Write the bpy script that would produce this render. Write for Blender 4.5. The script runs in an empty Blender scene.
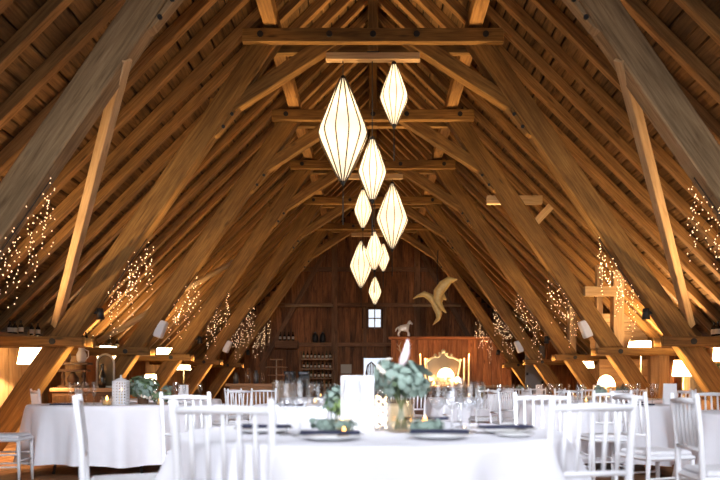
import bpy, bmesh, math, random
from mathutils import Vector, Matrix
rnd = random.Random(11)
C = bpy.context.scene.collection
PI = math.pi
CAMZ = 0.98

# ------------------------------------------------------------------ materials
def new_mat(name):
    m = bpy.data.materials.new(name); m.use_nodes = True
    nt = m.node_tree
    return m, nt, nt.nodes['Principled BSDF']

def plain(name, col, rough=0.5, metal=0.0, spec=0.5, noise=0.0, nscale=8.0, coat=0.0):
    m, nt, b = new_mat(name)
    b.inputs['Roughness'].default_value = rough
    b.inputs['Metallic'].default_value = metal
    b.inputs['Specular IOR Level'].default_value = spec
    b.inputs['Coat Weight'].default_value = coat
    tc = nt.nodes.new('ShaderNodeTexCoord')
    n = nt.nodes.new('ShaderNodeTexNoise'); n.inputs['Scale'].default_value = nscale
    nt.links.new(tc.outputs['Object'], n.inputs['Vector'])
    mx = nt.nodes.new('ShaderNodeMix'); mx.data_type = 'RGBA'
    k = noise
    mx.inputs[6].default_value = tuple(c * (1 - k) for c in col) + (1,)
    mx.inputs[7].default_value = tuple(min(1, c * (1 + k)) for c in col) + (1,)
    nt.links.new(n.outputs['Fac'], mx.inputs[0])
    nt.links.new(mx.outputs[2], b.inputs['Base Color'])
    return m

def wood(name, dark, mid, light, rough=0.7, gu=2.2, gv=30.0, bump=0.25, vary=0.35):
    """timber: grain runs along UV.u (metres)"""
    m, nt, b = new_mat(name)
    L = nt.links.new
    tc = nt.nodes.new('ShaderNodeTexCoord')
    oi = nt.nodes.new('ShaderNodeObjectInfo')
    mu = nt.nodes.new('ShaderNodeMath'); mu.operation = 'MULTIPLY'; mu.inputs[1].default_value = 53.0
    L(oi.outputs['Random'], mu.inputs[0])
    cx = nt.nodes.new('ShaderNodeCombineXYZ'); L(mu.outputs[0], cx.inputs[2])
    mp = nt.nodes.new('ShaderNodeMapping'); mp.inputs['Scale'].default_value = (gu, gv, 1)
    L(tc.outputs['UV'], mp.inputs['Vector'])
    ad = nt.nodes.new('ShaderNodeVectorMath'); ad.operation = 'ADD'
    L(mp.outputs[0], ad.inputs[0]); L(cx.outputs[0], ad.inputs[1])
    n1 = nt.nodes.new('ShaderNodeTexNoise'); n1.inputs['Scale'].default_value = 1.0
    n1.inputs['Detail'].default_value = 5; n1.inputs['Roughness'].default_value = 0.6; n1.inputs['Distortion'].default_value = 0.6
    L(ad.outputs[0], n1.inputs['Vector'])
    mp2 = nt.nodes.new('ShaderNodeMapping'); mp2.inputs['Scale'].default_value = (0.7, 2.5, 1)
    L(tc.outputs['UV'], mp2.inputs['Vector'])
    ad2 = nt.nodes.new('ShaderNodeVectorMath'); ad2.operation = 'ADD'
    L(mp2.outputs[0], ad2.inputs[0]); L(cx.outputs[0], ad2.inputs[1])
    n2 = nt.nodes.new('ShaderNodeTexNoise'); n2.inputs['Scale'].default_value = 1.0; n2.inputs['Detail'].default_value = 2
    L(ad2.outputs[0], n2.inputs['Vector'])
    r = nt.nodes.new('ShaderNodeValToRGB')
    e = r.color_ramp.elements
    e[0].position = 0.28; e[0].color = (*dark, 1); e[1].position = 0.75; e[1].color = (*light, 1)
    q = e.new(0.5); q.color = (*mid, 1)
    L(n1.outputs['Fac'], r.inputs[0])
    # knots
    mp3 = nt.nodes.new('ShaderNodeMapping'); mp3.inputs['Scale'].default_value = (1.6, 5.0, 1)
    L(tc.outputs['UV'], mp3.inputs['Vector'])
    vo = nt.nodes.new('ShaderNodeTexVoronoi'); vo.inputs['Scale'].default_value = 1.0
    ad3 = nt.nodes.new('ShaderNodeVectorMath'); ad3.operation = 'ADD'
    L(mp3.outputs[0], ad3.inputs[0]); L(cx.outputs[0], ad3.inputs[1]); L(ad3.outputs[0], vo.inputs['Vector'])
    kr = nt.nodes.new('ShaderNodeValToRGB')
    kr.color_ramp.elements[0].position = 0.05; kr.color_ramp.elements[0].color = (0.35, 0.35, 0.35, 1)
    kr.color_ramp.elements[1].position = 0.16; kr.color_ramp.elements[1].color = (1, 1, 1, 1)
    L(vo.outputs['Distance'], kr.inputs[0])
    mk = nt.nodes.new('ShaderNodeMix'); mk.data_type = 'RGBA'; mk.blend_type = 'MULTIPLY'; mk.inputs[0].default_value = 0.8
    L(r.outputs[0], mk.inputs[6]); L(kr.outputs[0], mk.inputs[7])
    hs = nt.nodes.new('ShaderNodeHueSaturation')
    mr = nt.nodes.new('ShaderNodeMapRange'); mr.inputs[1].default_value = 0.3; mr.inputs[2].default_value = 0.7
    mr.inputs[3].default_value = 1 - vary; mr.inputs[4].default_value = 1 + vary
    L(n2.outputs['Fac'], mr.inputs[0]); L(mr.outputs[0], hs.inputs['Value'])
    L(mk.outputs[2], hs.inputs['Color']); L(hs.outputs[0], b.inputs['Base Color'])
    b.inputs['Roughness'].default_value = rough
    b.inputs['Specular IOR Level'].default_value = 0.3
    bp = nt.nodes.new('ShaderNodeBump'); bp.inputs['Strength'].default_value = bump; bp.inputs['Distance'].default_value = 0.01
    L(n1.outputs['Fac'], bp.inputs['Height']); L(bp.outputs[0], b.inputs['Normal'])
    return m

def emis(name, col, s):
    m, nt, b = new_mat(name)
    b.inputs['Base Color'].default_value = (*[min(1, c) for c in col], 1)
    b.inputs['Emission Color'].default_value = (*col, 1)
    b.inputs['Emission Strength'].default_value = s
    return m

def fabric_shade(name, col, s, trans=0.5):
    """lit lamp fabric: glows by itself and lets its bulb shine through"""
    m, nt, b = new_mat(name)
    L = nt.links.new
    out = nt.nodes['Material Output']
    em = nt.nodes.new('ShaderNodeEmission'); em.inputs[0].default_value = (*col, 1); em.inputs[1].default_value = s
    tr = nt.nodes.new('ShaderNodeBsdfTranslucent'); tr.inputs[0].default_value = (0.9, 0.85, 0.75, 1)
    di = nt.nodes.new('ShaderNodeBsdfDiffuse'); di.inputs[0].default_value = (0.85, 0.8, 0.7, 1)
    mx = nt.nodes.new('ShaderNodeMixShader'); mx.inputs[0].default_value = trans
    L(di.outputs[0], mx.inputs[1]); L(tr.outputs[0], mx.inputs[2])
    a = nt.nodes.new('ShaderNodeAddShader'); L(mx.outputs[0], a.inputs[0]); L(em.outputs[0], a.inputs[1])
    L(a.outputs[0], out.inputs[0])
    return m

def thin_glass(name, tint=(1, 1, 1), gloss=0.12, rough=0.02):
    m, nt, b = new_mat(name)
    L = nt.links.new
    out = nt.nodes['Material Output']
    t = nt.nodes.new('ShaderNodeBsdfTransparent'); t.inputs[0].default_value = (*tint, 1)
    g = nt.nodes.new('ShaderNodeBsdfGlossy'); g.inputs['Roughness'].default_value = rough
    lw = nt.nodes.new('ShaderNodeLayerWeight'); lw.inputs[0].default_value = 0.35
    mr = nt.nodes.new('ShaderNodeMapRange'); mr.inputs[3].default_value = gloss * 0.4; mr.inputs[4].default_value = min(1, gloss * 4)
    L(lw.outputs['Facing'], mr.inputs[0])
    mx = nt.nodes.new('ShaderNodeMixShader'); L(mr.outputs[0], mx.inputs[0])
    L(t.outputs[0], mx.inputs[1]); L(g.outputs[0], mx.inputs[2]); L(mx.outputs[0], out.inputs[0])
    return m

M = {}
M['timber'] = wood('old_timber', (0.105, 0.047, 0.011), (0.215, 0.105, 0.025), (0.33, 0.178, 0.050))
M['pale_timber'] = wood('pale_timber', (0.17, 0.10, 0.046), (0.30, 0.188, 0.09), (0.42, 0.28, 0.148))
M['rafter'] = wood('rafter_timber', (0.13, 0.058, 0.016), (0.26, 0.126, 0.037), (0.39, 0.205, 0.066), bump=0.3)
M['deck'] = wood('roof_boards', (0.07, 0.033, 0.01), (0.15, 0.074, 0.022), (0.25, 0.13, 0.042), vary=0.5)
M['new_timber'] = wood('new_timber', (0.38, 0.23, 0.10), (0.52, 0.33, 0.16), (0.62, 0.42, 0.22), vary=0.2)
M['wall_boards'] = wood('gable_boards', (0.09, 0.032, 0.011), (0.23, 0.088, 0.029), (0.34, 0.14, 0.048), vary=0.5, gv=22)
M['gable_post'] = wood('gable_posts', (0.10, 0.045, 0.02), (0.20, 0.095, 0.042), (0.28, 0.14, 0.065))
M['partition'] = wood('red_partition_boards', (0.22, 0.07, 0.022), (0.40, 0.14, 0.045), (0.52, 0.21, 0.075), vary=0.4, gv=22)
M['side_wall'] = wood('side_wall_boards', (0.38, 0.23, 0.11), (0.52, 0.33, 0.17), (0.62, 0.43, 0.24), vary=0.25, gv=18)
M['floor'] = wood('floor_boards', (0.17, 0.075, 0.036), (0.31, 0.15, 0.075), (0.42, 0.22, 0.115), rough=0.45, vary=0.4, gv=20)
M['dark_wood'] = wood('dark_carved_wood', (0.05, 0.022, 0.011), (0.10, 0.048, 0.024), (0.15, 0.075, 0.04), rough=0.4)
M['counter'] = wood('counter_wood', (0.26, 0.14, 0.07), (0.38, 0.22, 0.11), (0.48, 0.29, 0.16), rough=0.45)
M['white_paint'] = plain('white_paint', (0.80, 0.80, 0.83), 0.4, noise=0.04)
M['cushion'] = plain('white_cushion', (0.78, 0.77, 0.80), 0.9, noise=0.04, nscale=20)
M['cloth'] = plain('white_linen', (0.84, 0.83, 0.88), 0.9, spec=0.2, noise=0.03, nscale=12)
M['card'] = plain('white_card', (0.85, 0.84, 0.86), 0.7, noise=0.02)
M['china'] = plain('white_china', (0.84, 0.83, 0.82), 0.2, noise=0.02)
M['navy'] = plain('navy_napkin', (0.022, 0.024, 0.055), 0.9, noise=0.2, nscale=30)
M['iron'] = plain('black_iron', (0.02, 0.018, 0.017), 0.55, metal=0.3, noise=0.3)
M['steel'] = plain('dark_steel', (0.12, 0.12, 0.13), 0.4, metal=0.8, noise=0.1)
M['gold'] = plain('gilded_wood', (0.90, 0.60, 0.22), 0.42, metal=0.1, noise=0.3, nscale=14)
M['goldframe'] = plain('pale_gilt', (0.46, 0.39, 0.26), 0.4, metal=0.15, noise=0.25, nscale=18)
M['silver'] = plain('polished_silver', (0.86, 0.86, 0.84), 0.3, metal=0.4, noise=0.15, nscale=12)
M['bottle'] = plain('dark_bottle_glass', (0.018, 0.012, 0.008), 0.12, noise=0.2)
M['green_bottle'] = plain('green_bottle_glass', (0.03, 0.05, 0.02), 0.12, noise=0.2)
M['label'] = plain('paper_label', (0.55, 0.47, 0.36), 0.8, noise=0.1)
M['leaf'] = plain('eucalyptus_leaf', (0.21, 0.28, 0.235), 0.6, noise=0.5, nscale=14)
M['leaf_dark'] = plain('dark_green_leaf', (0.11, 0.16, 0.08), 0.6, noise=0.5, nscale=14)
M['leaf_fresh'] = plain('fresh_green_leaf', (0.20, 0.30, 0.09), 0.6, noise=0.4, nscale=14)
M['stem'] = plain('green_stem', (0.14, 0.19, 0.07), 0.6, noise=0.3)
M['plume'] = plain('pink_plume', (0.72, 0.58, 0.60), 0.9, noise=0.1, nscale=40)
M['rose'] = plain('cream_blossom', (0.72, 0.62, 0.52), 0.8, noise=0.15, nscale=20)
M['grey_door'] = plain('grey_paint', (0.20, 0.20, 0.20), 0.6, noise=0.12, nscale=5)
M['wire'] = plain('dark_wire', (0.03, 0.022, 0.015), 0.6, noise=0.2)
M['rib'] = plain('lantern_wire', (0.10, 0.06, 0.03), 0.6, noise=0.2)
M['mirror'] = plain('antique_mirror', (0.17, 0.12, 0.065), 0.25, metal=0.5, noise=0.12, nscale=5)
M['black_plastic'] = plain('black_machine', (0.015, 0.015, 0.016), 0.3, noise=0.2)
M['candle'] = plain('ivory_wax', (0.80, 0.62, 0.36), 0.5, noise=0.06)
M['amber'] = thin_glass('amber_glass', (0.96, 0.84, 0.62), 0.2, 0.1)
M['glass'] = thin_glass('clear_glass', (0.96, 0.97, 0.98), 0.22)
M['pane'] = thin_glass('window_pane', (0.95, 0.97, 1.0), 0.05)
M['lantern'] = fabric_shade('lantern_fabric', (1.0, 0.84, 0.60), 0.42, 0.6)
M['shade'] = fabric_shade('lit_lampshade', (1.0, 0.82, 0.55), 2.0, 0.6)
M['globe'] = fabric_shade('lit_globe', (1.0, 0.84, 0.6), 2.5, 0.6)
M['bulb'] = emis('fairy_bulb', (1.0, 0.62, 0.34), 3.2)
M['jar_bulb'] = emis('jar_bulb', (1.0, 0.74, 0.46), 12.0)
M['flame'] = emis('candle_flame', (1.0, 0.55, 0.18), 9.0)
M['curtain'] = plain('dark_rust_curtain', (0.30, 0.12, 0.05), 0.95, noise=0.25, nscale=6)
M['cream_curtain'] = plain('cream_curtain', (0.66, 0.55, 0.40), 0.95, noise=0.1, nscale=6)
M['tile'] = plain('roof_underlay', (0.05, 0.028, 0.014), 0.9, noise=0.4, nscale=3)

# ------------------------------------------------------------------ mesh helpers
def BM(): 
    b = bmesh.new(); b.loops.layers.uv.new('UVMap'); return b

def hexa(bm, c, udir=None, bevel=0.0, off=None):
    """c: 8 corners: 0-3 start ring, 4-7 end ring; uv.u along start->end"""
    vs = [bm.verts.new(p) for p in c]
    L = (Vector(c[4]) - Vector(c[0])).length
    uv = bm.loops.layers.uv.active
    if off is None: off = (rnd.uniform(0, 40), rnd.uniform(0, 40))
    peri = [0.0]
    for i in range(4): peri.append(peri[-1] + (Vector(c[(i + 1) % 4]) - Vector(c[i])).length)
    fs = []
    for i in range(4):
        j = (i + 1) % 4
        f = bm.faces.new((vs[i], vs[j], vs[4 + j], vs[4 + i])); fs.append(f)
        for l, (u, v) in zip(f.loops, ((0, peri[i]), (0, peri[i + 1]), (L, peri[i + 1]), (L, peri[i]))):
            l[uv].uv = (u + off[0], v + off[1])
    for idx in ((3, 2, 1, 0), (4, 5, 6, 7)):
        f = bm.faces.new([vs[k] for k in idx]); fs.append(f)
        for l, (u, v) in zip(f.loops, ((0, 0), (0, .1), (.1, .1), (.1, 0))): l[uv].uv = (u + off[0], v + off[1])
    bmesh.ops.recalc_face_normals(bm, faces=fs)
    if bevel > 0:
        es = set(e for f in fs for e in f.edges)
        bmesh.ops.bevel(bm, geom=list(es), offset=bevel, segments=1, affect='EDGES', profile=0.5)

def beam(bm, p0, p1, w, h, side=(0, 1, 0), bevel=0.008):
    """square timber p0->p1; w measured along 'side', h across"""
    p0, p1 = Vector(p0), Vector(p1); a = (p1 - p0).normalized()
    s = Vector(side); s = (s - a * s.dot(a)).normalized(); u = s.cross(a).normalized()
    q = [(-1, -1), (1, -1), (1, 1), (-1, 1)]
    c = [p + s * (w / 2 * i) + u * (h / 2 * j) for p in (p0, p1) for i, j in q]
    hexa(bm, c, bevel=bevel)

def box(bm, x0, x1, y0, y1, z0, z1, bevel=0.006, axis=None):
    d = (x1 - x0, y1 - y0, z1 - z0)
    ax = axis if axis is not None else max(range(3), key=lambda i: d[i])
    cx, cy, cz = (x0 + x1) / 2, (y0 + y1) / 2, (z0 + z1) / 2
    if ax == 0: beam(bm, (x0, cy, cz), (x1, cy, cz), d[1], d[2], (0, 1, 0), bevel)
    elif ax == 1: beam(bm, (cx, y0, cz), (cx, y1, cz), d[0], d[2], (1, 0, 0), bevel)
    else: beam(bm, (cx, cy, z0), (cx, cy, z1), d[0], d[1], (1, 0, 0), bevel)

def prism4(bm, a0, a1, b1, b0, y0, y1, bevel=0.008):
    """timber in an XZ plane: start edge a0-a1, end edge b0-b1 ((x,z) pairs), y0..y1 thick"""
    c = [(a0[0], y0, a0[1]), (a1[0], y0, a1[1]), (a1[0], y1, a1[1]), (a0[0], y1, a0[1]),
         (b0[0], y0, b0[1]), (b1[0], y0, b1[1]), (b1[0], y1, b1[1]), (b0[0], y1, b0[1])]
    hexa(bm, c, bevel=bevel)

def tube(bm, pts, rad, n=8, cap=True):
    pts = [Vector(p) for p in pts]
    if not isinstance(rad, (list, tuple)): rad = [rad] * len(pts)
    uv = bm.loops.layers.uv.active
    rings = []; prev = None; Ls = 0; acc = []
    for i, p in enumerate(pts):
        t = (pts[min(i + 1, len(pts) - 1)] - pts[max(i - 1, 0)]).normalized()
        if prev is None:
            r = Vector((1, 0, 0)) if abs(t.x) < 0.9 else Vector((0, 1, 0))
        else: r = prev
        r = (r - t * r.dot(t)).normalized(); prev = r; b = t.cross(r)
        rings.append([bm.verts.new(p + (r * math.cos(2 * PI * k / n) + b * math.sin(2 * PI * k / n)) * rad[i]) for k in range(n)])
        if i: Ls += (p - pts[i - 1]).length
        acc.append(Ls)
    for i in range(len(pts) - 1):
        for k in range(n):
            f = bm.faces.new((rings[i][k], rings[i][(k + 1) % n], rings[i + 1][(k + 1) % n], rings[i + 1][k])); f.smooth = True
            for l, (u, v) in zip(f.loops, ((acc[i], k), (acc[i], k + 1), (acc[i + 1], k + 1), (acc[i + 1], k))): l[uv].uv = (u, v * .02)
    if cap:
        bm.faces.new(rings[0][::-1]); bm.faces.new(rings[-1])

def lathe(bm, prof, n=24, c=(0, 0, 0), rf=None, cap0=False, cap1=False):
    c = Vector(c); rings = []
    for (r, z) in prof:
        rings.append([bm.verts.new(c + Vector((r * (rf(k, z) if rf else 1) * math.cos(2 * PI * k / n), r * (rf(k, z) if rf else 1) * math.sin(2 * PI * k / n), z))) for k in range(n)])
    for i in range(len(prof) - 1):
        for k in range(n):
            f = bm.faces.new((rings[i][k], rings[i][(k + 1) % n], rings[i + 1][(k + 1) % n], rings[i + 1][k])); f.smooth = True
    if cap0: bm.faces.new(rings[0][::-1])
    if cap1: bm.faces.new(rings[-1])

def ball(bm, c, r, seg=6, rings=4, sz=1.0):
    lathe(bm, [(max(0.0006, r * math.sin(PI * i / rings)), -r * sz * math.cos(PI * i / rings)) for i in range(rings + 1)], seg, c)

# ------------------------------------------------------------------ object helpers
def obj(name, bm, mat, parent=None, loc=None):
    me = bpy.data.meshes.new(name); bm.to_mesh(me); bm.free()
    o = bpy.data.objects.new(name, me); C.objects.link(o)
    me.materials.append(M[mat] if isinstance(mat, str) else mat)
    if parent: o.parent = parent
    if loc: o.location = loc
    return o
def tag(o, label, cat, group=None):
    o['label'] = label; o['category'] = cat
    if group: o['group'] = group
    return o
def thing(name, label, cat, loc=(0, 0, 0), rz=0, group=None):
    o = bpy.data.objects.new(name, None); C.objects.link(o); o.empty_display_size = 0.1
    o.location = loc; o.rotation_euler = (0, 0, rz)
    return tag(o, label, cat, group)
def struct(name, bm, mat, parent=None):
    o = obj(name, bm, mat, parent)
    if parent is None: o['kind'] = 'structure'
    return o
def copy_tree(o, parent=None):
    c = o.copy(); C.objects.link(c)
    if parent: c.parent = parent
    for ch in list(o.children): copy_tree(ch, c)
    return c
def dup(o, loc, rz=0, label=None, group=None, s=None):
    c = copy_tree(o); c.location = loc; c.rotation_euler = (0, 0, rz)
    if label: c['label'] = label
    if group: c['group'] = group
    if s: c.scale = (s, s, s)
    return c
def light(name, kind, loc, energy, col, parent=None, **k):
    d = bpy.data.lights.new(name, kind); d.energy = energy; d.color = col
    for a, v in k.items(): setattr(d, a, v)
    o = bpy.data.objects.new(name, d); C.objects.link(o); o.location = loc
    if parent: o.parent = parent
    return o

# ------------------------------------------------------------------ the barn shell
def roof_z(x): return 7.83 - abs(x)          # underside of rafters
Y0, Y1 = -1.6, 25.1
EAVE = 6.1
# floor: boards running along the barn
b = BM()
x = -6.3
while x < 6.3:
    w = rnd.uniform(0.13, 0.19)
    box(b, x, x + w - 0.004, Y0 - 0.1, Y1 + 0.1, -0.05, rnd.uniform(-0.002, 0), 0.0, axis=1); x += w
struct('floor', b, 'floor')
b = BM(); box(b, -6.4, 6.4, Y0 - .1, Y1 + .1, -0.12, -0.051, 0); struct('floor_subfloor', b, 'tile')

ceil = bpy.data.objects.new('ceiling', None); C.objects.link(ceil); ceil['kind'] = 'structure'
for s in (-1, 1):
    # underlay
    b = BM()
    prism4(b, (0, 8.16), (0, 8.24), (s * 6.55, 8.24 - 6.55), (s * 6.55, 8.16 - 6.55), Y0, Y1, 0)
    obj('underlay', b, 'tile', ceil)
    # boards running along the barn
    b = BM(); t = 0.03; L = 6.35 * math.sqrt(2)
    while t < L:
        w = rnd.uniform(0.13, 0.22); y = Y0 + 0.05
        lift = rnd.uniform(0.0, 0.02)
        xa, xb = t / math.sqrt(2), (t + w) / math.sqrt(2)
        z0 = 8.025 + lift
        prism4(b, (s * xa, z0 - xa), (s * xa, z0 + 0.035 - xa), (s * xb, z0 + 0.035 - xb), (s * xb, z0 - xb), Y0 + .02, Y1 - .02, 0)
        t += w + rnd.uniform(0.012, 0.045)
    # uv so that grain runs along Y
    uv = b.loops.layers.uv.active
    for f in b.faces:
        for l in f.loops:
            l[uv].uv = (l.vert.co.y + int(l.face.index / 6) * 0, l.vert.co.x * 1.414)
    obj('roof_deck', b, 'deck', ceil)
    # rafters
    y = 4.0; i = 0
    while y < Y1 - 0.1:
        yy = y + rnd.uniform(-0.04, 0.04); w = rnd.uniform(0.10, 0.135); d = rnd.uniform(0.17, 0.2)
        sag = rnd.uniform(-0.02, 0.01)
        b = BM()
        hi = 8.03
        prism4(b, (s * 0.02, hi - d + sag - .02), (s * 0.02, hi - .02), (s * EAVE, hi - EAVE), (s * EAVE, hi - d + sag * 0 - EAVE), yy - w / 2, yy + w / 2, 0.008)
        obj('rafter', b, 'rafter', ceil)
        y += 0.6; i += 1
    # purlin on the leaning posts
    b = BM(); box(b, s * 1.46 - 0.1, s * 1.46 + 0.1, 3.0, Y1 - .05, 6.10, 6.31, 0.01)
    obj('purlin', b, 'rafter', ceil)
b = BM(); box(b, -0.08, 0.08, 3.0, Y1 - .05, 7.58, 7.8, 0.01); obj('ridge_beam', b, 'rafter', ceil)

# side walls with eaves beams
for s, nm in ((-1, 'left'), (1, 'right')):
    b = BM(); y = Y0
    while y < Y1 - 0.05:
        w = min(rnd.uniform(0.16, 0.24), Y1 - y)
        xa = s * (6.12 + rnd.uniform(0, 0.015))
        box(b, min(xa, xa + s * .04), max(xa, xa + s * .04), y, y + w - 0.006, 0, 1.72, 0.004, axis=2); y += w
    struct('wall_' + nm, b, 'side_wall')
    b = BM(); box(b, min(s * 5.45, s * 6.1), max(s * 5.45, s * 6.1), 3.0, Y1 - 0.1, 1.68, 1.76, 0.006, axis=1)
    struct('trim_1' if s < 0 else 'trim_2', b, 'pale_timber')
    b = BM(); y = 4.0
# front gable behind the camera, with a big open barn door
b = BM()
for xa, xb in ((-6.2, -2.9), (2.9, 6.2)):
    x = xa
    while x < xb - 0.01:
        w = min(0.22, xb - x); zt = min(8.0 - abs(x), 8.0 - abs(x + w))
        box(b, x, x + w - .004, Y0 - .05, Y0, 0, max(1.6, zt), 0, axis=2); x += w
x = -2.9
while x < 2.89:
    w = 0.2; box(b, x, x + w - .004, Y0 - .05, Y0, 2.7, 3.4, 0, axis=2); box(b, x, x + w - .004, Y0 - .05, Y0, 5.0, 8.0 - max(abs(x), abs(x + w)), 0, axis=2) if abs(x + .1) < 2.7 else None; x += w  # gap above the door goes with the added gable fill light
struct('wall_front', b, 'wall_boards')

# back gable: upright boards, window holes left open
WIN = (-0.20, 0.32, 3.0, 3.72)          # small four-pane window
DOORW = (-0.38, 0.62, 0.9, 1.99)        # low opening
b = BM(); x = -6.2
while x < 6.2:
    w = min(rnd.uniform(0.15, 0.24), 6.2 - x)
    xs = [x, x + w]
    top = 8.0 - max(abs(x), abs(x + w)); yj = 25.0 + rnd.uniform(0, 0.025)
    holes = sorted([h for h in (WIN, DOORW) if x < h[1] and x + w > h[0]], key=lambda h: h[2])
    segs = []; z = 0.0
    for h in holes: segs.append((z, h[2])); z = h[3]
    segs.append((z, max(top, 1.7)))
    for za, zb in segs: box(b, x, x + w - 0.008, yj, yj + .04, za, zb, 0.004, axis=2)
    x += w
struct('wall_back', b, 'wall_boards')
b = BM()
xs = sorted([-6.3 + .2 * q for q in range(64)] + [WIN[0], WIN[1], DOORW[0], DOORW[1]])
for xa, xb in zip(xs, xs[1:]):
    if xb - xa < .001: continue
    top = 8.2 - min(abs(xa), abs(xb)); z = 0; segs = []; mid = (xa + xb) / 2
    for h in sorted([h for h in (WIN, DOORW) if h[0] < mid < h[1]], key=lambda h: h[2]): segs.append((z, h[2])); z = h[3]
    segs.append((z, top))
    for za, zb in segs: box(b, xa, xb, 25.066, 25.095, za, zb, 0, axis=2)
struct('trim_3', b, 'tile')  # backing sheet added behind the boards to stop light leaking through
# posts, rails and braces of the gable
k = 4
def trim(bm, mat='gable_post'):
    global k
    struct('trim_%d' % k, bm, mat); k += 1
for xa in (-1.37, 1.58, -3.9, 3.9):
    b = BM(); box(b, xa - .1, xa + .1, 24.8, 24.99, 0, 8.0 - abs(xa) - .25, .008, axis=2); trim(b)
for za, xl in ((5.1, 2.7), (3.83, 3.9), (2.42, 5.2)):
    b = BM(); box(b, -xl, xl, 24.86, 24.99, za - .07, za + .07, .008, axis=0); trim(b)
for s in (-1, 1):
    b = BM(); beam(b, (s * 4.0, 24.83, 1.6), (s * 1.75, 24.83, 5.6), .12, .16); trim(b)
    b = BM(); box(b, min(s * 1.4, s * 3.1), max(s * 1.4, s * 3.1), 24.66, 24.78, 3.74, 3.82, .006, axis=0); trim(b, 'pale_timber')
for xa in (-.29, .42):
    b = BM(); box(b, xa - .06, xa + .06, 24.9, 24.99, 1.99, 3.85, .006, axis=2); trim(b)

def window(name, x0, x1, z0, z1, y, nx, nz, fw, mat):
    r = BM()
    box(r, x0, x0 + fw, y, y + .06, z0, z1, .003, axis=2); box(r, x1 - fw, x1, y, y + .06, z0, z1, .003, axis=2)
    box(r, x0, x1, y, y + .06, z0, z0 + fw, .003, axis=0); box(r, x0, x1, y, y + .06, z1 - fw, z1, .003, axis=0)
    for i in range(1, nx):
        xx = x0 + (x1 - x0) * i / nx; box(r, xx - fw * .4, xx + fw * .4, y + .01, y + .05, z0, z1, .002, axis=2)
    for i in range(1, nz):
        zz = z0 + (z1 - z0) * i / nz; box(r, x0, x1, y + .01, y + .05, zz - fw * .4, zz + fw * .4, .002, axis=0)
    w = struct(name, r, mat)
    p = BM(); box(p, x0 + fw * .5, x1 - fw * .5, y + .028, y + .032, z0 + fw * .5, z1 - fw * .5, 0); obj('pane', p, 'pane', w)
window('window_1', WIN[0], WIN[1], WIN[2], WIN[3], 24.96, 2, 2, .045, 'gable_post')
window('window_2', DOORW[0], DOORW[1], DOORW[2], DOORW[3], 24.96, 1, 1, .05, 'gable_post')

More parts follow.
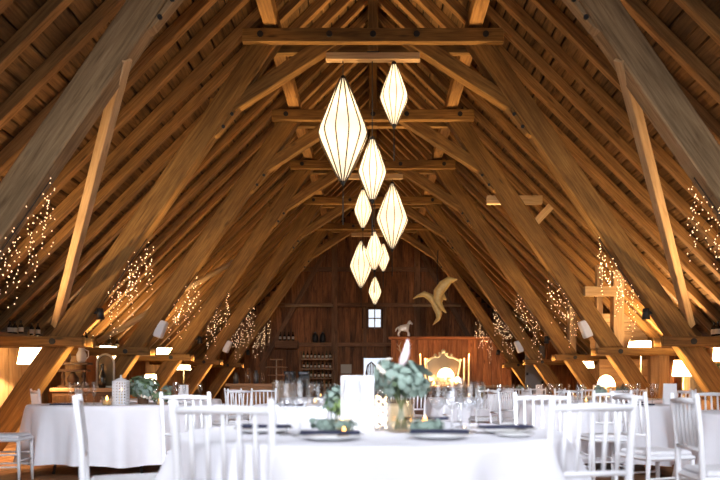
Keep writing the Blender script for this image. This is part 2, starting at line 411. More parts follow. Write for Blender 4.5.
# ------------------------------------------------------------------ roof trusses
SL = 1.45
def Xi(z): return 4.76 - (z - CAMZ) / SL          # inner edge of a leaning post
TR = [6.95, 9.95, 12.88, 15.78, 18.85, 21.95]
tlab = ['nearest roof truss, pale thick leaning posts running out at the top corners of the picture',
        'roof truss with the topmost collar beam, directly above the upper white lantern rail',
        'roof truss whose collar beam passes behind the biggest lantern, second collar from the top',
        'roof truss with the third collar from the top, second lantern rail hanging below it',
        'roof truss with the fourth collar from the top, between second and third lantern rails',
        'farthest roof truss, smallest collar arch just in front of the boarded gable']
for i, yd in enumerate(TR):
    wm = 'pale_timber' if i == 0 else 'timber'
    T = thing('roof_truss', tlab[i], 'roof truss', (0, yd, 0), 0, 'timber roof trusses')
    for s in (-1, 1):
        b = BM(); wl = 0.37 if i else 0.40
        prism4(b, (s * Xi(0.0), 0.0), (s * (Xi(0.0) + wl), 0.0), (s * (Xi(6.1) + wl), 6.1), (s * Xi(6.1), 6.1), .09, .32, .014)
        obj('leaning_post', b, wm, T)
        # brace up to the collar
        b = BM(); th = 0.19
        prism4(b, (s * 1.99, 4.93), (s * 2.07, 5.09), (s * 0.73, 6.0), (s * 0.33, 6.0), .11, .29, .01)
        obj('brace', b, wm, T)
        b = BM()
        za, zb = 4.98, 4.55
        prism4(b, (s * (Xi(za) - .085), za + .0), (s * (Xi(za) + .01), za + .06), (s * (Xi(zb) + .01), zb), (s * (Xi(zb) - .08), zb + .06), .13, .27, .008)
        sp = obj('splice_block', b, 'timber' if i else 'pale_timber', T)
        for zc in (4.88, 4.70):
            q = BM(); tube(q, [(s * (Xi(zc) - .04), .115, zc), (s * (Xi(zc) - .04), .14, zc)], .026, 10); obj('bolt', q, 'iron', sp)
        for (ya, yb) in ((-.02, .088), (.322, .43)):
            if i == 0 and ya > 0: pass
            b = BM(); box(b, min(s * 4.12, s * 6.02), max(s * 4.12, s * 6.02), ya, yb, 1.53, 1.67, .008, axis=0)
            obj('foot_beam', b, 'timber', T)
        q = BM(); tube(q, [(s * 4.55, -.035, 1.6), (s * 4.55, 0, 1.6)], .045, 10); obj('bolt', q, 'iron', T)
    for (ya, yb) in ((-.02, .088), (.322, .43)):
        b = BM(); box(b, -1.86, 1.86, ya, yb, 5.85, 6.05, .01, axis=0); obj('collar_beam', b, 'timber', T)
    for xb in (-1.6, -.62, 0, .62, 1.6):
        q = BM(); tube(q, [(xb, -.035, 5.96), (xb, 0, 5.96)], .045, 10); obj('bolt', q, 'iron', T)
    b = BM(); box(b, -.075, .075, .12, .28, 5.79, 7.58, .008, axis=2); obj('king_post', b, 'timber', T)
    # short ties from post to rafters
    for s in (-1, 1):
        zt = 5.14
        xa, xb = Xi(zt) + .1, 2.4
        if i in (1, 3): 
            b = BM(); box(b, min(s * xa, s * xb), max(s * xa, s * xb), .325, .42, zt - .06, zt + .06, .006, axis=0); obj('short_tie', b, 'timber', T)
        if i == 2 and s > 0:
            b = BM(); box(b, 2.15, 3.2, .325, .43, 4.40, 4.56, .006, axis=0); obj('short_tie', b, 'new_timber', T)
            b = BM(); beam(b, (3.02, .38, 4.0), (3.36, .38, 4.36), .1, .14); obj('short_strut', b, 'new_timber', T)
    # thin struts between posts and the eaves
    if i == 2:
        b = BM(); tube(b, [(-5.15, .22, 1.80), (-4.6, .22, 2.1), (-4.12, .22, 2.38)], [.05, .06, .055], 8); obj('eaves_strut', b, 'new_timber', T)
    if i == 3:
        b = BM(); tube(b, [(-4.62, .22, 3.02), (-4.0, .22, 3.33), (-3.12, .22, 3.83)], [.06, .065, .06], 8); obj('eaves_strut', b, 'new_timber', T)
    # posts standing on the right foot beams
    if i == 2:
        b = BM(); box(b, 4.46, 4.66, .1, .3, 1.67, 3.1, .01, axis=2); obj('upright_post', b, 'new_timber', T)
        b = BM(); box(b, 4.22, 4.34, .33, .43, 1.67, 3.25, .01, axis=2); obj('upright_post', b, 'new_timber', T)
        b = BM(); box(b, 3.9, 4.5, .0, .09, 2.62, 2.8, .008, axis=0); obj('short_tie', b, 'new_timber', T)
        b = BM(); box(b, 5.3, 5.5, .1, .3, 0, 1.53, .01, axis=2); obj('upright_post', b, 'new_timber', T)
    if i == 3:
        b = BM(); box(b, 4.46, 4.62, .1, .3, 1.67, 3.0, .01, axis=2); obj('upright_post', b, 'new_timber', T)
    if i in (4, 5):
        b = BM(); box(b, 4.42, 4.56, .33, .45, 1.67, 3.2, .01, axis=2); obj('upright_post', b, 'timber', T)
# slender wind braces between first and second truss
for s, lb in ((-1, 'slender pale pole leaning between the two nearest trusses on the left'), (1, 'slender pale pole leaning between the two nearest trusses on the right')):
    b = BM(); beam(b, (s * 2.51, 7.08, 4.29), (s * 4.66, 10.30, 1.86), .12, .11, (0, 1, 0))
    tag(obj('wind_brace', b, 'new_timber'), lb, 'beam')
# boarded bay on the right between third and fourth truss
b = BM()
for j in range(4): box(b, 4.75, 6.0, 15.3, 15.34, 1.75 + j * .2, 1.94 + j * .2, .004, axis=0)
for j in range(5): box(b, 4.95, 6.0, 15.3, 15.34, 0.6 + j * .19, 0.78 + j * .19, .004, axis=0)
struct('wall_dormer', b, 'side_wall')

# ------------------------------------------------------------------ lantern rails and lanterns
def lantern_mesh(h, r):
    """silk lantern with slightly bellied double cone; top at z=0"""
    prof = []
    for i in range(25):
        t = i / 24; zz = -h * t
        if t < .54: q = t / .54; rr = .035 + (r - .035) * (q ** .92) * (1 - .10 * (q - 1) * q * -1)
        else: q = (1 - t) / .46; rr = .03 + (r - .03) * (q ** .90)
        rr *= 1 - .045 * max(0, 1 - abs(t - .54) / .07)
        prof.append((rr, zz))
    return prof
def make_lantern(h, r, label, loc, cord, tail):
    t = thing('silk_lantern', label, 'lantern', loc, rnd.uniform(0, 1), 'white silk lanterns')
    prof = lantern_mesh(h, r); n = 48
    b = BM(); lathe(b, prof[::-1], n, rf=lambda k, z: 1 - .018 * (1 - abs(math.cos(PI * k / 4 * 1.0))) )
    obj('shade', b, 'lantern', t)
    nr = 12
    for kk in range(nr):
        b = BM(); a = 2 * PI * kk / nr
        tube(b, [((rr + .009) * math.cos(a), (rr + .009) * math.sin(a), z) for rr, z in prof], .006 + .004 * (r > .3), 5)
        obj('rib', b, 'rib', t)
    b = BM(); lathe(b, [(.034, -.005), (.04, 0), (.036, .04), (.02, .05)], 12, cap1=True); obj('cap', b, 'iron', t)
    b = BM(); lathe(b, [(.012, -h - .06), (.03, -h - .03), (.034, -h + .006)], 12, cap0=True); obj('bottom_cap', b, 'iron', t)
    b = BM(); tube(b, [(0, 0, .05), (0, 0, cord)], .008, 6); obj('cord', b, 'wire', t)
    b = BM(); tube(b, [(0, 0, -h - .06), (0, 0, -h - .3), (0, 0, -h - tail)], [.006, .010, .012], 6); obj('tassel', b, 'wire', t)
    for zz, e in ((-h * .3, .5), (-h * .62, .5)):
        light('lantern_bulb', 'POINT', (0, 0, zz), LANT_W * e * (1 if r > .3 else .42), (1.0, .72, .40), t, shadow_soft_size=.05)
    return t
LANT_W = 10.0
RAILS = [(TR[1] + .2, 5.79, .68), (TR[3] + .2, 5.79, .68), (TR[5] + .2, 5.79, .68)]
for j, (yr, zt, hw) in enumerate(RAILS):
    t = thing('lantern_rail', ['pale wooden rail under the topmost collar, holding three lanterns', 'pale wooden rail under the third collar, holding the middle lanterns',
              'pale wooden rail under the farthest collar, holding the lowest lanterns'][j], 'rail', (0, yr, zt), 0, 'pale rails the lanterns hang from')
    b = BM(); box(b, -hw, hw, -.06, -.005, -.11, -.012, .004, axis=0); obj('rail_board', b, 'new_timber', t)
    b = BM(); box(b, -hw, hw, .005, .06, -.11, -.012, .004, axis=0); obj('rail_board', b, 'new_timber', t)
    b = BM(); box(b, -.09, .09, -.07, .07, -.012, 0, .002, axis=0); obj('bracket', b, 'iron', t)
Hb, Rb, Hs, Rs = 1.49, .372, .87, .208
yr = RAILS[0][0]
def zpy(py, d): return CAMZ + (385 - py) * d / 700
LN = [('big', -.435, 0, 79, 'largest looking white silk lantern, hanging at the upper left of the group'),
      ('small', .305, 0, 65, 'topmost small white silk lantern, close under the upper rail at the right'),
      ('small', -.01, 0, 140, 'small white silk lantern on a long cord below the middle of the upper rail'),
      ('small', -.23, 1, 190, 'small white silk lantern at the left below the middle rail, above the clustered lanterns'),
      ('big', .44, 1, 184, 'tall white silk lantern hanging at the right of the middle rail'),
      ('small', .03, 1, 232, 'small white silk lantern in the middle of the low cluster'),
      ('big', -.38, 2, 241, 'tall white silk lantern at the left of the low cluster'),
      ('small', .32, 2, 244, 'small half hidden white silk lantern at the right of the low cluster'),
      ('small', .06, 2, 277, 'lowest white silk lantern, above the small four-pane window')]
for kd, xx, rr, pt, lb in LN:
    yl, zr, _ = RAILS[rr]; zl = zpy(pt, yl); big = kd == 'big'
    make_lantern(Hb if big else Hs, Rb if big else Rs, lb, (xx, yl, zl), zr - .112 - zl, .62 if big else .52)

# ------------------------------------------------------------------ fairy lights under the leaning posts
side_nm = {-1: 'left', 1: 'right'}
tn = ['nearest', 'second nearest', 'third nearest', 'fourth nearest', 'fifth nearest', 'farthest']
for i, yd in enumerate(TR):
    for s in (-1, 1):
        t = thing('fairy_light_curtain', 'tiny warm fairy lights hanging from the %s %s leaning post' % (tn[i], side_nm[s]), 'fairy lights', (s * Xi(2.7), yd, 2.7), 0, 'fairy light bunches on the posts')
        bw, bb = BM(), BM()
        ns = 14
        for q in range(ns):
            z0 = 2.36 + (3.12 - 2.36) * (q + rnd.uniform(-.4, .4)) / (ns - 1); x0 = s * (Xi(z0) - .015) - s * Xi(2.7)
            y0 = rnd.uniform(.05, .36); ln = rnd.uniform(.35, .85)
            pts = []; nb = int(ln / .055)
            for a in range(nb + 1):
                p = Vector((x0 + rnd.uniform(-.04, .04), y0 + rnd.uniform(-.04, .04), z0 - 2.7 - ln * (a + rnd.uniform(-.3, .3)) / nb * (a > 0))); pts.append(p)
                if a > 0 and rnd.random() < (.95 if i < 2 else .55): ball(bb, p + Vector((rnd.uniform(-.012, .012), -.006, 0)), .0055 + .0004 * i, 6, 4, 1.2)
            tube(bw, pts, .0018, 4, cap=False)
        tube(bw, [(s * (Xi(z) - .02) - s * Xi(2.7), .2, z - 2.7) for z in (2.2, 2.6, 3.1)], .006, 5)
        obj('wire', bw, 'wire', t)
        o = obj('fairy_bulbs', bb, 'bulb', t); o['kind'] = 'stuff'

# floodlights / loudspeakers on the posts
def spot(loc, tgt, e, ang, col=(1, .68, .34), r=.04):
    o = light('post_spot', 'SPOT', loc, e, col, None, spot_size=ang, spot_blend=.7, shadow_soft_size=r)
    d = Vector(tgt) - Vector(loc); o.rotation_euler = d.to_track_quat('-Z', 'Y').to_euler(); return o
SPOT_W = 600
for i, yd in enumerate(TR):
    for s in (-1, 1):
        z = 2.0; xx = s * (Xi(z) - .1)
        if i == 0: continue
        if i in (2, 4):
            t = thing('floodlight', 'white tilted box floodlight on the %s leaning post on the %s' % (tn[i], side_nm[s]), 'floodlight', (xx, yd + .2, z), 0, 'white floodlights on the posts')
            b = BM(); beam(b, (s * -.02 - s * .03, 0, .18), (s * .1 - s * .03, 0, -.13), .2, .15, bevel=.02); obj('housing', b, 'white_paint', t)
            b = BM(); beam(b, (s * .02, 0, -.06), (s * .16, 0, -.02), .05, .05); obj('bracket', b, 'iron', t)
        else:
            t = thing('post_spotlight', 'small black spotlight on the %s leaning post on the %s' % (tn[i], side_nm[s]), 'spotlight', (xx, yd + .2, z), 0, 'black spotlights on the posts')
            b = BM(); tube(b, [(s * .0, 0, .09), (s * .0, 0, -.07)], [.045, .06], 12); obj('housing', b, 'iron', t)
            b = BM(); beam(b, (0, 0, .03), (s * .125, 0, .03), .04, .04); obj('bracket', b, 'iron', t)
        spot((xx - s * .22, yd + .2, z + .15), (s * 1.1, yd + .2, 5.4), 1400 if i < 3 else 650, .58)
        spot((xx - s * .09, yd + .2, z - .16), (s * (Xi(.4) - .05), yd + .2, .4), SPOT_W, .7)

# ------------------------------------------------------------------ lamps along both sides
LAMP_W = 240
def floor_lamp(loc, zs, h, r0, r1, label, e=1.0, dome=False):
    t = thing('floor_lamp' if not dome else 'dome_lamp', label, 'lamp', loc)
    b = BM(); lathe(b, [(.14, 0), (.15, .012), (.14, .03), (.03, .045)], 20, cap0=True, cap1=True); obj('base', b, 'iron', t)
    zb = zs - loc[2]
    b = BM(); tube(b, [(0, 0, .04), (0, 0, zb + h * .4)], .014, 8); obj('pole', b, 'goldframe', t)
    b = BM()
    if dome: lathe(b, [(r0 * math.cos(PI / 2 * q / 10) + .004, zb + h * math.sin(PI / 2 * q / 10)) for q in range(11)], 28)
    else: lathe(b, [(r0, zb), (r0 + (r1 - r0) * .5, zb + h / 2), (r1, zb + h)], 28)
    obj('lamp_shade', b, 'shade', t)
    b = BM(); ball(b, (0, 0, zb + h * .45), .04, 10, 8); obj('bulb', b, 'globe', t)
    light('lamp_light', 'POINT', (0, 0, zb + h * .72 if not dome else zb + h * .2), LAMP_W * e, (1.0, .68, .34), t, shadow_soft_size=.06)
    return t
floor_lamp((-5.58, 11.5, 0), 1.32, .30, .245, .19, 'white trapezoid lamp shade glowing at the left edge behind the thick leaning post')
floor_lamp((-5.35, 14.1, 0), 1.46, .30, .2, .17, 'wide white lamp shade under the second left foot beam', .5)
floor_lamp((-4.98, 16.8, 0), 1.64, .22, .22, .2, 'pale lamp shade above the third left foot beam', .9)
floor_lamp((-4.62, 14.55, 0), 1.0, .2, .13, .11, 'small low white lamp shade behind the posy of the left table', .6)
floor_lamp((-5.3, 19.6, 0), 1.4, .25, .2, .16, 'dim lamp far back on the left behind the posts', .25)
floor_lamp((-5.55, 8.5, 0), 1.25, .30, .24, .19, 'unseen lamp added by the left wall beside the nearest truss', 2.4)  # out-of-view lamp added to light the near bay of the roof
floor_lamp((5.55, 8.5, 0), 1.25, .30, .24, .19, 'unseen lamp added by the right wall beside the nearest truss', 2.2)  # right-hand partner, also out of view and added for the roof
floor_lamp((5.3, 13.85, 0), 1.60, .24, .27, .22, 'white trapezoid lamp shade standing above the right foot beam', 1.0)
floor_lamp((5.32, 12.0, 0), 1.13, .27, .18, .15, 'white lamp shade under the right foot beam, left of the thick post', 1.0)
floor_lamp((5.48, 10.85, 0), 1.35, .28, .2, .17, 'white lamp shade cut by the right edge of the picture', .9)
floor_lamp((4.83, 14.5, 0), .95, .24, .17, .05, 'round white dome lamp glowing behind the right tables', .7, dome=True)
floor_lamp((5.3, 17.4, 0), 1.4, .25, .2, .16, 'lamp behind the boarded bay on the right', .25)
# hanging globe pair near the grey door
t = thing('wall_lamp', 'small white globe lamp above the grey door at the right', 'lamp', (4.32, 20.1, 2.08))
b = BM(); ball(b, (0, 0, 0), .07, 14, 10); obj('globe', b, 'globe', t)
b = BM(); ball(b, (.16, .05, .02), .05, 14, 10); obj('globe', b, 'globe', t)
b = BM(); tube(b, [(0, 0, .06), (.03, .1, .16), (.16, .2, .2), (.16, .05, .07)], .012, 6); obj('arm', b, 'iron', t)

# ------------------------------------------------------------------ chairs (slim white ballroom chairs)
def make_chair():
    t = thing('spindle_chair', '', 'chair')
    m = 'white_paint'
    for s in (-1, 1):
        b = BM(); tube(b, [(s * .175, -.215, 0), (s * .178, -.20, .25), (s * .18, -.19, .45), (s * .182, -.20, .68), (s * .186, -.226, .905), (s * .186, -.23, .93)], [.014, .016, .018, .0165, .016, .011], 10)
        for zz in (.30, .56, .78): pass
        obj('leg', b, m, t)
    for s in (-1, 1):
        b = BM(); tube(b, [(s * .19, .205, 0), (s * .187, .20, .22), (s * .185, .195, .43)], [.013, .016, .019], 10); obj('leg', b, m, t)
    b = BM()
    c = [(-.2, -.2, .42), (.2, -.2, .42), (.215, .215, .42), (-.215, .215, .42), (-.2, -.2, .455), (.2, -.2, .455), (.215, .215, .455), (-.215, .215, .455)]
    hexa(b, c, bevel=.014); obj('seat', b, m, t)
    b = BM(); c = [(-.185, -.175, .456), (.185, -.175, .456), (.2, .205, .456), (-.2, .205, .456), (-.17, -.165, .49), (.17, -.165, .49), (.185, .19, .49), (-.185, .19, .49)]
    hexa(b, c, bevel=.014); obj('cushion', b, 'cushion', t)
    def yb(z): return -.19 - (z - .45) * .01 / .23 if z < .68 else -.20 - (z - .68) * .026 / .225
    b = BM(); tube(b, [(-.186, yb(.885), .885), (0, yb(.885) - .006, .89), (.186, yb(.885), .885)], [.015, .019, .015], 8)
    obj('top_rail', b, m, t)
    b = BM(); tube(b, [(-.183, yb(.61), .61), (.183, yb(.61), .61)], .013, 8); obj('lower_rail', b, m, t)
    for q in range(5):
        xx = -.122 + q * .061
        b = BM(); tube(b, [(xx, yb(.61), .61), (xx, yb(.74) - .002, .74), (xx, yb(.885), .885)], [.009, .0115, .009], 6); obj('spindle', b, m, t)
    for z, (ya, yc) in ((.17, (-.205, .2)), (.29, (-.2, .198))):
        for s in (-1, 1):
            b = BM(); tube(b, [(s * .178, ya, z), (s * .187, yc, z)], .009, 6); obj('stretcher', b, m, t)
    b = BM(); tube(b, [(-.187, .2, .23), (.187, .2, .23)], .009, 6); obj('stretcher', b, m, t)
    b = BM(); tube(b, [(-.178, -.203, .23), (.178, -.203, .23)], .009, 6); obj('stretcher', b, m, t)
    return t
chair0 = make_chair(); used = [False]
def chair(x, y, rz, label):
    """x, y: middle of the chair back; rz: 0 faces away from the camera"""
    rz = math.radians(rz); ox, oy = 0.0, -.21
    px = x - (ox * math.cos(rz) - oy * math.sin(rz)); py = y - (ox * math.sin(rz) + oy * math.cos(rz))
    if not used[0]:
        o = chair0; used[0] = True; o.location = (px, py, 0); o.rotation_euler = (0, 0, rz); o['label'] = label; o['group'] = 'white spindle-back chairs'
    else: o = dup(chair0, (px, py, 0), rz, label, 'white spindle-back chairs')
    return o
CH = [
 (-.555, 2.60, -6, 'nearest white spindle-back chair on the left, its back against the front table'),
 (.905, 2.90, 12, 'nearest white spindle-back chair on the right, right of the front table'),
 (1.19, 4.92, 174, 'white spindle-back chair just behind and left of the nearest right-hand chair'),
 (-1.51, 3.62, -70, 'white chair seen edge-on as one upright post in front of the left table'),
 (-1.39, 5.2, -8, 'white spindle-back chair partly behind the nearest left chair, at the right of the left table'),
 (-3.92, 7.02, -82, 'white chair cut by the left edge, its seat beside the left table'),
 (-4.45, 9.25, -50, 'pale chair back just showing behind the left end of the left table'),
 (-2.25, 11.3, -35, 'left chair of the pair in front of the left bar counter'),
 (-1.70, 10.9, 0, 'right chair of the pair in front of the left bar counter'),
 (-4.76, 11.35, -80, 'white chair behind the left table in front of the second leaning post'),
 (-1.85, 9.7, 40, 'white chair at the right side of the second left table'),
 (-.35, 13.66, 180, 'white chair facing the camera behind the middle back table'),
 (-.35, 9.46, 180, 'white chair facing the camera behind the middle table'),
 (.92, 8.5, 100, 'white chair on the right side of the middle table, behind the front table glasses'),
 (.62, 10.6, 20, 'white chair behind the vase, standing between the middle rows'),
 (1.62, 9.35, -80, 'white chair seen from the side, leftmost of the far right group'),
 (1.95, 10.2, -70, 'white chair seen from the side just behind the leftmost of the far right group'),
 (2.32, 6.8, 5, 'white chair whose legs show between the slats of the nearest right chair'),
 (2.7, 9.66, 180, 'white chair facing the camera behind the middle right table'),
 (3.97, 9.02, 125, 'white chair at the far right side of the middle right table'),
 (1.94, 5.28, -72, 'slanting white chair back left of the edge-on right chair, by the right table'),
 (1.86, 4.15, -93, 'white chair turned to the right with its seat showing near the right edge'),
 (3.35, 6.92, 180, 'white chair facing the camera behind the right table'),
 (.42, 11.45, -50, 'white chair at the left of the far table before the mirror'),
 (1.75, 10.66, 5, 'white chair with its back to the camera at the far table before the mirror'),
 (3.28, 12.2, 90, 'white chair at the right of the far table before the mirror'),
 (3.75, 12.17, 5, 'white chair with its back to the camera at the table of the right white card'),
 (2.58, 13.5, -85, 'white chair at the left of the table below the boarded bay'),
 (4.6, 12.2, 15, 'white chair at the front right of the table below the boarded bay'),
 (1.85, 15.8, -85, 'white chair at the left of the farthest right table'),
 (2.88, 14.4, 0, 'left chair of the two before the farthest right table'),
 (3.38, 14.45, 8, 'right chair of the two before the farthest right table'),
 (3.3, 17.36, 180, 'white chair facing the camera behind the farthest right table'),
 (3.5, 9.78, 0, 'left chair of the two before the table by the right leaning post'),
 (4.2, 9.66, 10, 'right chair of the two before the table by the right leaning post'),
 (2.5, 11.3, -85, 'white chair at the left of the table by the right leaning post'),
]
for c in CH: chair(*c)

# ------------------------------------------------------------------ tables
def cloth_bm(R, zt, hem, seed, nf):
    r = random.Random(seed); n = 120
    ph = r.uniform(0, 6); am = [r.uniform(.6, 1.25) for _ in range(n)]
    b = BM(); rings = []
    prof = [(0.02, zt), (R * .5, zt), (R * .93, zt), (R - .005, zt - .002), (R + .006, zt - .015)]
    for rr, z in prof: rings.append([b.verts.new((rr * math.cos(2 * PI * k / n), rr * math.sin(2 * PI * k / n), z)) for k in range(n)])
    H = zt - hem
    for q in range(1, 13):
        t = q / 12; z = zt - .015 - (H - .015) * t
        ring = []
        for k in range(n):
            a = 2 * PI * k / n
            w = math.sin(nf * a + ph + .7 * math.sin(2 * a + ph)) + .35 * math.sin(2.3 * nf * a + 1.7 * ph)
            rr = R + .008 + t * .05 + t ** .8 * .06 * w
            ring.append(b.verts.new((rr * math.cos(a), rr * math.sin(a), z + .02 * t * math.sin(4 * a + ph))))
        rings.append(ring)
    for i in range(len(rings) - 1):
        for k in range(n):
            f = b.faces.new((rings[i][k], rings[i + 1][k], rings[i + 1][(k + 1) % n], rings[i][(k + 1) % n])); f.smooth = True
    b.faces.new(rings[0]); return b
TZ = .76
table0 = thing('round_table', '', 'table')
b = BM(); lathe(b, [(.02, .715), (.86, .715), (.875, .725), (.875, .74), (.86, TZ - .014), (.02, TZ - .014)], 48, cap0=True, cap1=True); obj('tabletop', b, 'counter', table0)
for q in range(4):
    a = PI / 4 + q * PI / 2
    b = BM(); tube(b, [(.62 * math.cos(a), .62 * math.sin(a), .715), (.60 * math.cos(a), .60 * math.sin(a), .35), (.68 * math.cos(a), .68 * math.sin(a), 0)], .016, 8); obj('leg', b, 'steel', table0)
TB = [
 (0, 3.4, .52, 'front round table under a white cloth, nearest the camera'),
 (-3.06, 8.2, .13, 'round table under a white cloth with visible hem at the left'),
 (-3.3, 10.95, .15, 'second round white-clothed table on the left, partly hidden by the first'),
 (-.45, 8.0, .15, 'middle round white-clothed table behind the front menu card'),
 (2.65, 8.2, .15, 'round white-clothed table behind the nearest right-hand chairs'),
 (3.42, 5.45, .15, 'round white-clothed table cut by the right edge'),
 (-.7, 12.2, .15, 'middle back round table with white cloth, before the bottle shelf'),
 (1.85, 12.2, .15, 'far round white-clothed table before the gilt mirror'),
 (4.05, 13.6, .15, 'far round white-clothed table below the boarded bay on the right'),
 (3.3, 15.9, .15, 'farthest right round white-clothed table'),
 (3.95, 11.15, .15, 'round white-clothed table by the second right leaning post'),
]
for i, (x, y, hem, lb) in enumerate(TB):
    if i == 0: table0.location = (x, y, 0); table0['label'] = lb; table0['group'] = 'round dining tables'
    else: dup(table0, (x, y, 0), rnd.uniform(0, 1), lb, 'round dining tables')
    o = obj('tablecloth', cloth_bm(.9, TZ, hem, 40 + i, 11 + i % 3), 'cloth', None, (x, y, 0))
    tag(o, 'white linen cloth on the ' + lb.split(' under ')[0].replace(' with white cloth', '').replace('white-clothed ', '') + {0: ' nearest the camera', 1: ' at the left, hem hanging in folds'}.get(i, ''), 'tablecloth', 'white round tablecloths')
TT = TZ + .002

# ------------------------------------------------------------------ table things
def glass_bm(kind):
    b = BM()
    if kind == 'wine': prof = [(.036, 0), (.034, .003), (.006, .008), (.0042, .05), (.0042, .095), (.012, .105), (.033, .125), (.041, .155), (.040, .185), (.032, .235)]
    else: prof = [(.032, 0), (.030, .003), (.006, .008), (.004, .06), (.0045, .085), (.018, .11), (.024, .15), (.024, .19), (.021, .24)]
    lathe(b, prof, 20, cap0=True); return b
wine0 = obj('wine_glass', glass_bm('wine'), 'glass'); tag(wine0, '', 'glass'); wu = [False]
flute0 = obj('champagne_flute', glass_bm('flute'), 'glass'); tag(flute0, '', 'glass'); fu = [False]
def wglass(x, y, label, group, kind='wine', s=1.0):
    src, u = (wine0, wu) if kind == 'wine' else (flute0, fu)
    if not u[0]: o = src; u[0] = True
    else: o = src.copy(); C.objects.link(o)
    o.location = (x, y, TT); o['label'] = label; o['group'] = group; o.scale = (s, s, s); return o
FG = 'glasses on the front table'
def atx(px, d): return (px - 373) * d / 700
for px, d, kd, s, lb in [
    (287, 3.05, 'wine', 1.02, 'wine glass left of the menu card, left of the pair'),
    (300, 2.98, 'wine', 1.05, 'wine glass left of the menu card, right of the pair'),
    (352, 2.95, 'wine', 1.05, 'wine glass standing right in front of the menu card'),
    (438, 3.32, 'wine', 1.0, 'leftmost wine glass of the right-hand group behind the greenery'),
    (458, 4.08, 'flute', 1.0, 'champagne flute, second from the left in the right-hand group'),
    (452, 3.3, 'wine', 1.05, 'wine glass in the middle of the right-hand group'),
    (461, 3.6, 'flute', 1.05, 'tall champagne flute right of the middle wine glass'),
    (470, 3.25, 'wine', 1.0, 'wine glass second from the right in the right-hand group'),
    (478, 3.55, 'wine', 1.0, 'rightmost wine glass of the right-hand group'),
    (277, 3.4, 'flute', 1.0, 'champagne flute behind the left pair of wine glasses'),
    (318, 3.8, 'wine', 1.0, 'wine glass at the far side, left of the small posy'),
    (408, 3.95, 'flute', 1.0, 'champagne flute at the far side, hidden behind the big vase')]:
    wglass(atx(px, d), d, lb, FG, kd, s)
def card(x, y, w, h, label, rz=0, tilt=.0):
    t = thing('menu_card', label, 'card', (x, y, TT), rz)
    b = BM()
    c = [(-w / 2, -.025, 0), (w / 2, -.025, 0), (w / 2, -.022, 0), (-w / 2, -.022, 0), (-w / 2, .0, h), (w / 2, .0, h), (w / 2, .003, h), (-w / 2, .003, h)]
    hexa(b, c); obj('front_panel', b, 'card', t)
    b = BM()
    c = [(-w / 2, .03, 0), (w / 2, .03, 0), (w / 2, .033, 0), (-w / 2, .033, 0), (-w / 2, .0, h), (w / 2, .0, h), (w / 2, .003, h), (-w / 2, .003, h)]
    hexa(b, c); obj('back_panel', b, 'card', t)
card(atx(357.5, 3.3), 3.3, .155, .262, 'tall white menu card in the middle of the front table')
card(atx(670, 7.9), 7.9, .15, .235, 'white menu card near the right edge, on the middle right table')
card(atx(592, 14.2), 13.9, .15, .22, 'small white card right of the dome-lit posts on the far table')
card(atx(539, 15.9), 15.9, .15, .22, 'small white card on the farthest right table')
card(-2.9, 10.7, .15, .22, 'small white card on the second left table')

def leaves(b, centre, rx, ry, rz, n, lr, seed):
    r = random.Random(seed)
    for q in range(n):
        while True:
            v = Vector((r.uniform(-1, 1), r.uniform(-1, 1), r.uniform(-1, 1)))
            if .25 < v.length < 1: break
        p = Vector(centre) + Vector((v.x * rx, v.y * ry, v.z * rz))
        nrm = (v.normalized() + Vector((r.uniform(-.7, .7), r.uniform(-.7, .7), r.uniform(-.2, .9)))).normalized()
        a = nrm.orthogonal().normalized(); c = nrm.cross(a); s = lr * r.uniform(.65, 1.25); th = r.uniform(0, 6)
        a, c = a * math.cos(th) + c * math.sin(th), c * math.cos(th) - a * math.sin(th)
        ring = [b.verts.new(p + a * (s * math.cos(2 * PI * k / 7) * 1.15) + c * (s * math.sin(2 * PI * k / 7) * .85) - nrm * (.25 * s * (math.cos(2 * PI * k / 7) ** 2))) for k in range(7)]
        mid = b.verts.new(p + nrm * s * .12)
        for k in range(7):
            f = b.faces.new((ring[k], ring[(k + 1) % 7], mid)); f.smooth = True
# the main arrangement
t = thing('flower_arrangement', 'glass vase of blue-green eucalyptus with one pink plume in the middle of the front table', 'flowers', (atx(401, 3.25), 3.25, TT))
b = BM(); lathe(b, [(.045, .0), (.062, .004), (.064, .06), (.060, .115), (.066, .15), (.066, .152)], 28, cap0=True); obj('vase', b, 'amber', t)
b = BM()
for q in range(10):
    a = q * .63; tube(b, [(.03 * math.cos(a + 2), .03 * math.sin(a + 2), .012), (.01 * math.cos(a), .01 * math.sin(a), .13), (.07 * math.cos(a), .07 * math.sin(a), .25)], .0035, 5)
obj('stem', b, 'stem', t)
b = BM(); leaves(b, (0, 0, .245), .135, .12, .085, 230, .021, 5); leaves(b, (.085, -.02, .21), .05, .05, .05, 40, .017, 6); leaves(b, (-.07, -.02, .3), .05, .05, .04, 40, .018, 16); obj('foliage', b, 'leaf', t)
b = BM(); leaves(b, (-.02, 0, .23), .09, .09, .07, 60, .017, 8); obj('filler_foliage', b, 'leaf_dark', t)
b = BM(); leaves(b, (-.05, -.05, .28), .07, .05, .06, 14, .016, 9); obj('blossom', b, 'rose', t)
b = BM(); tube(b, [(.0, -.02, .3), (.012, -.02, .34), (.022, -.02, .37), (.028, -.02, .41), (.03, -.02, .43)], [.014, .02, .018, .010, .003], 9); obj('plume', b, 'plume', t)
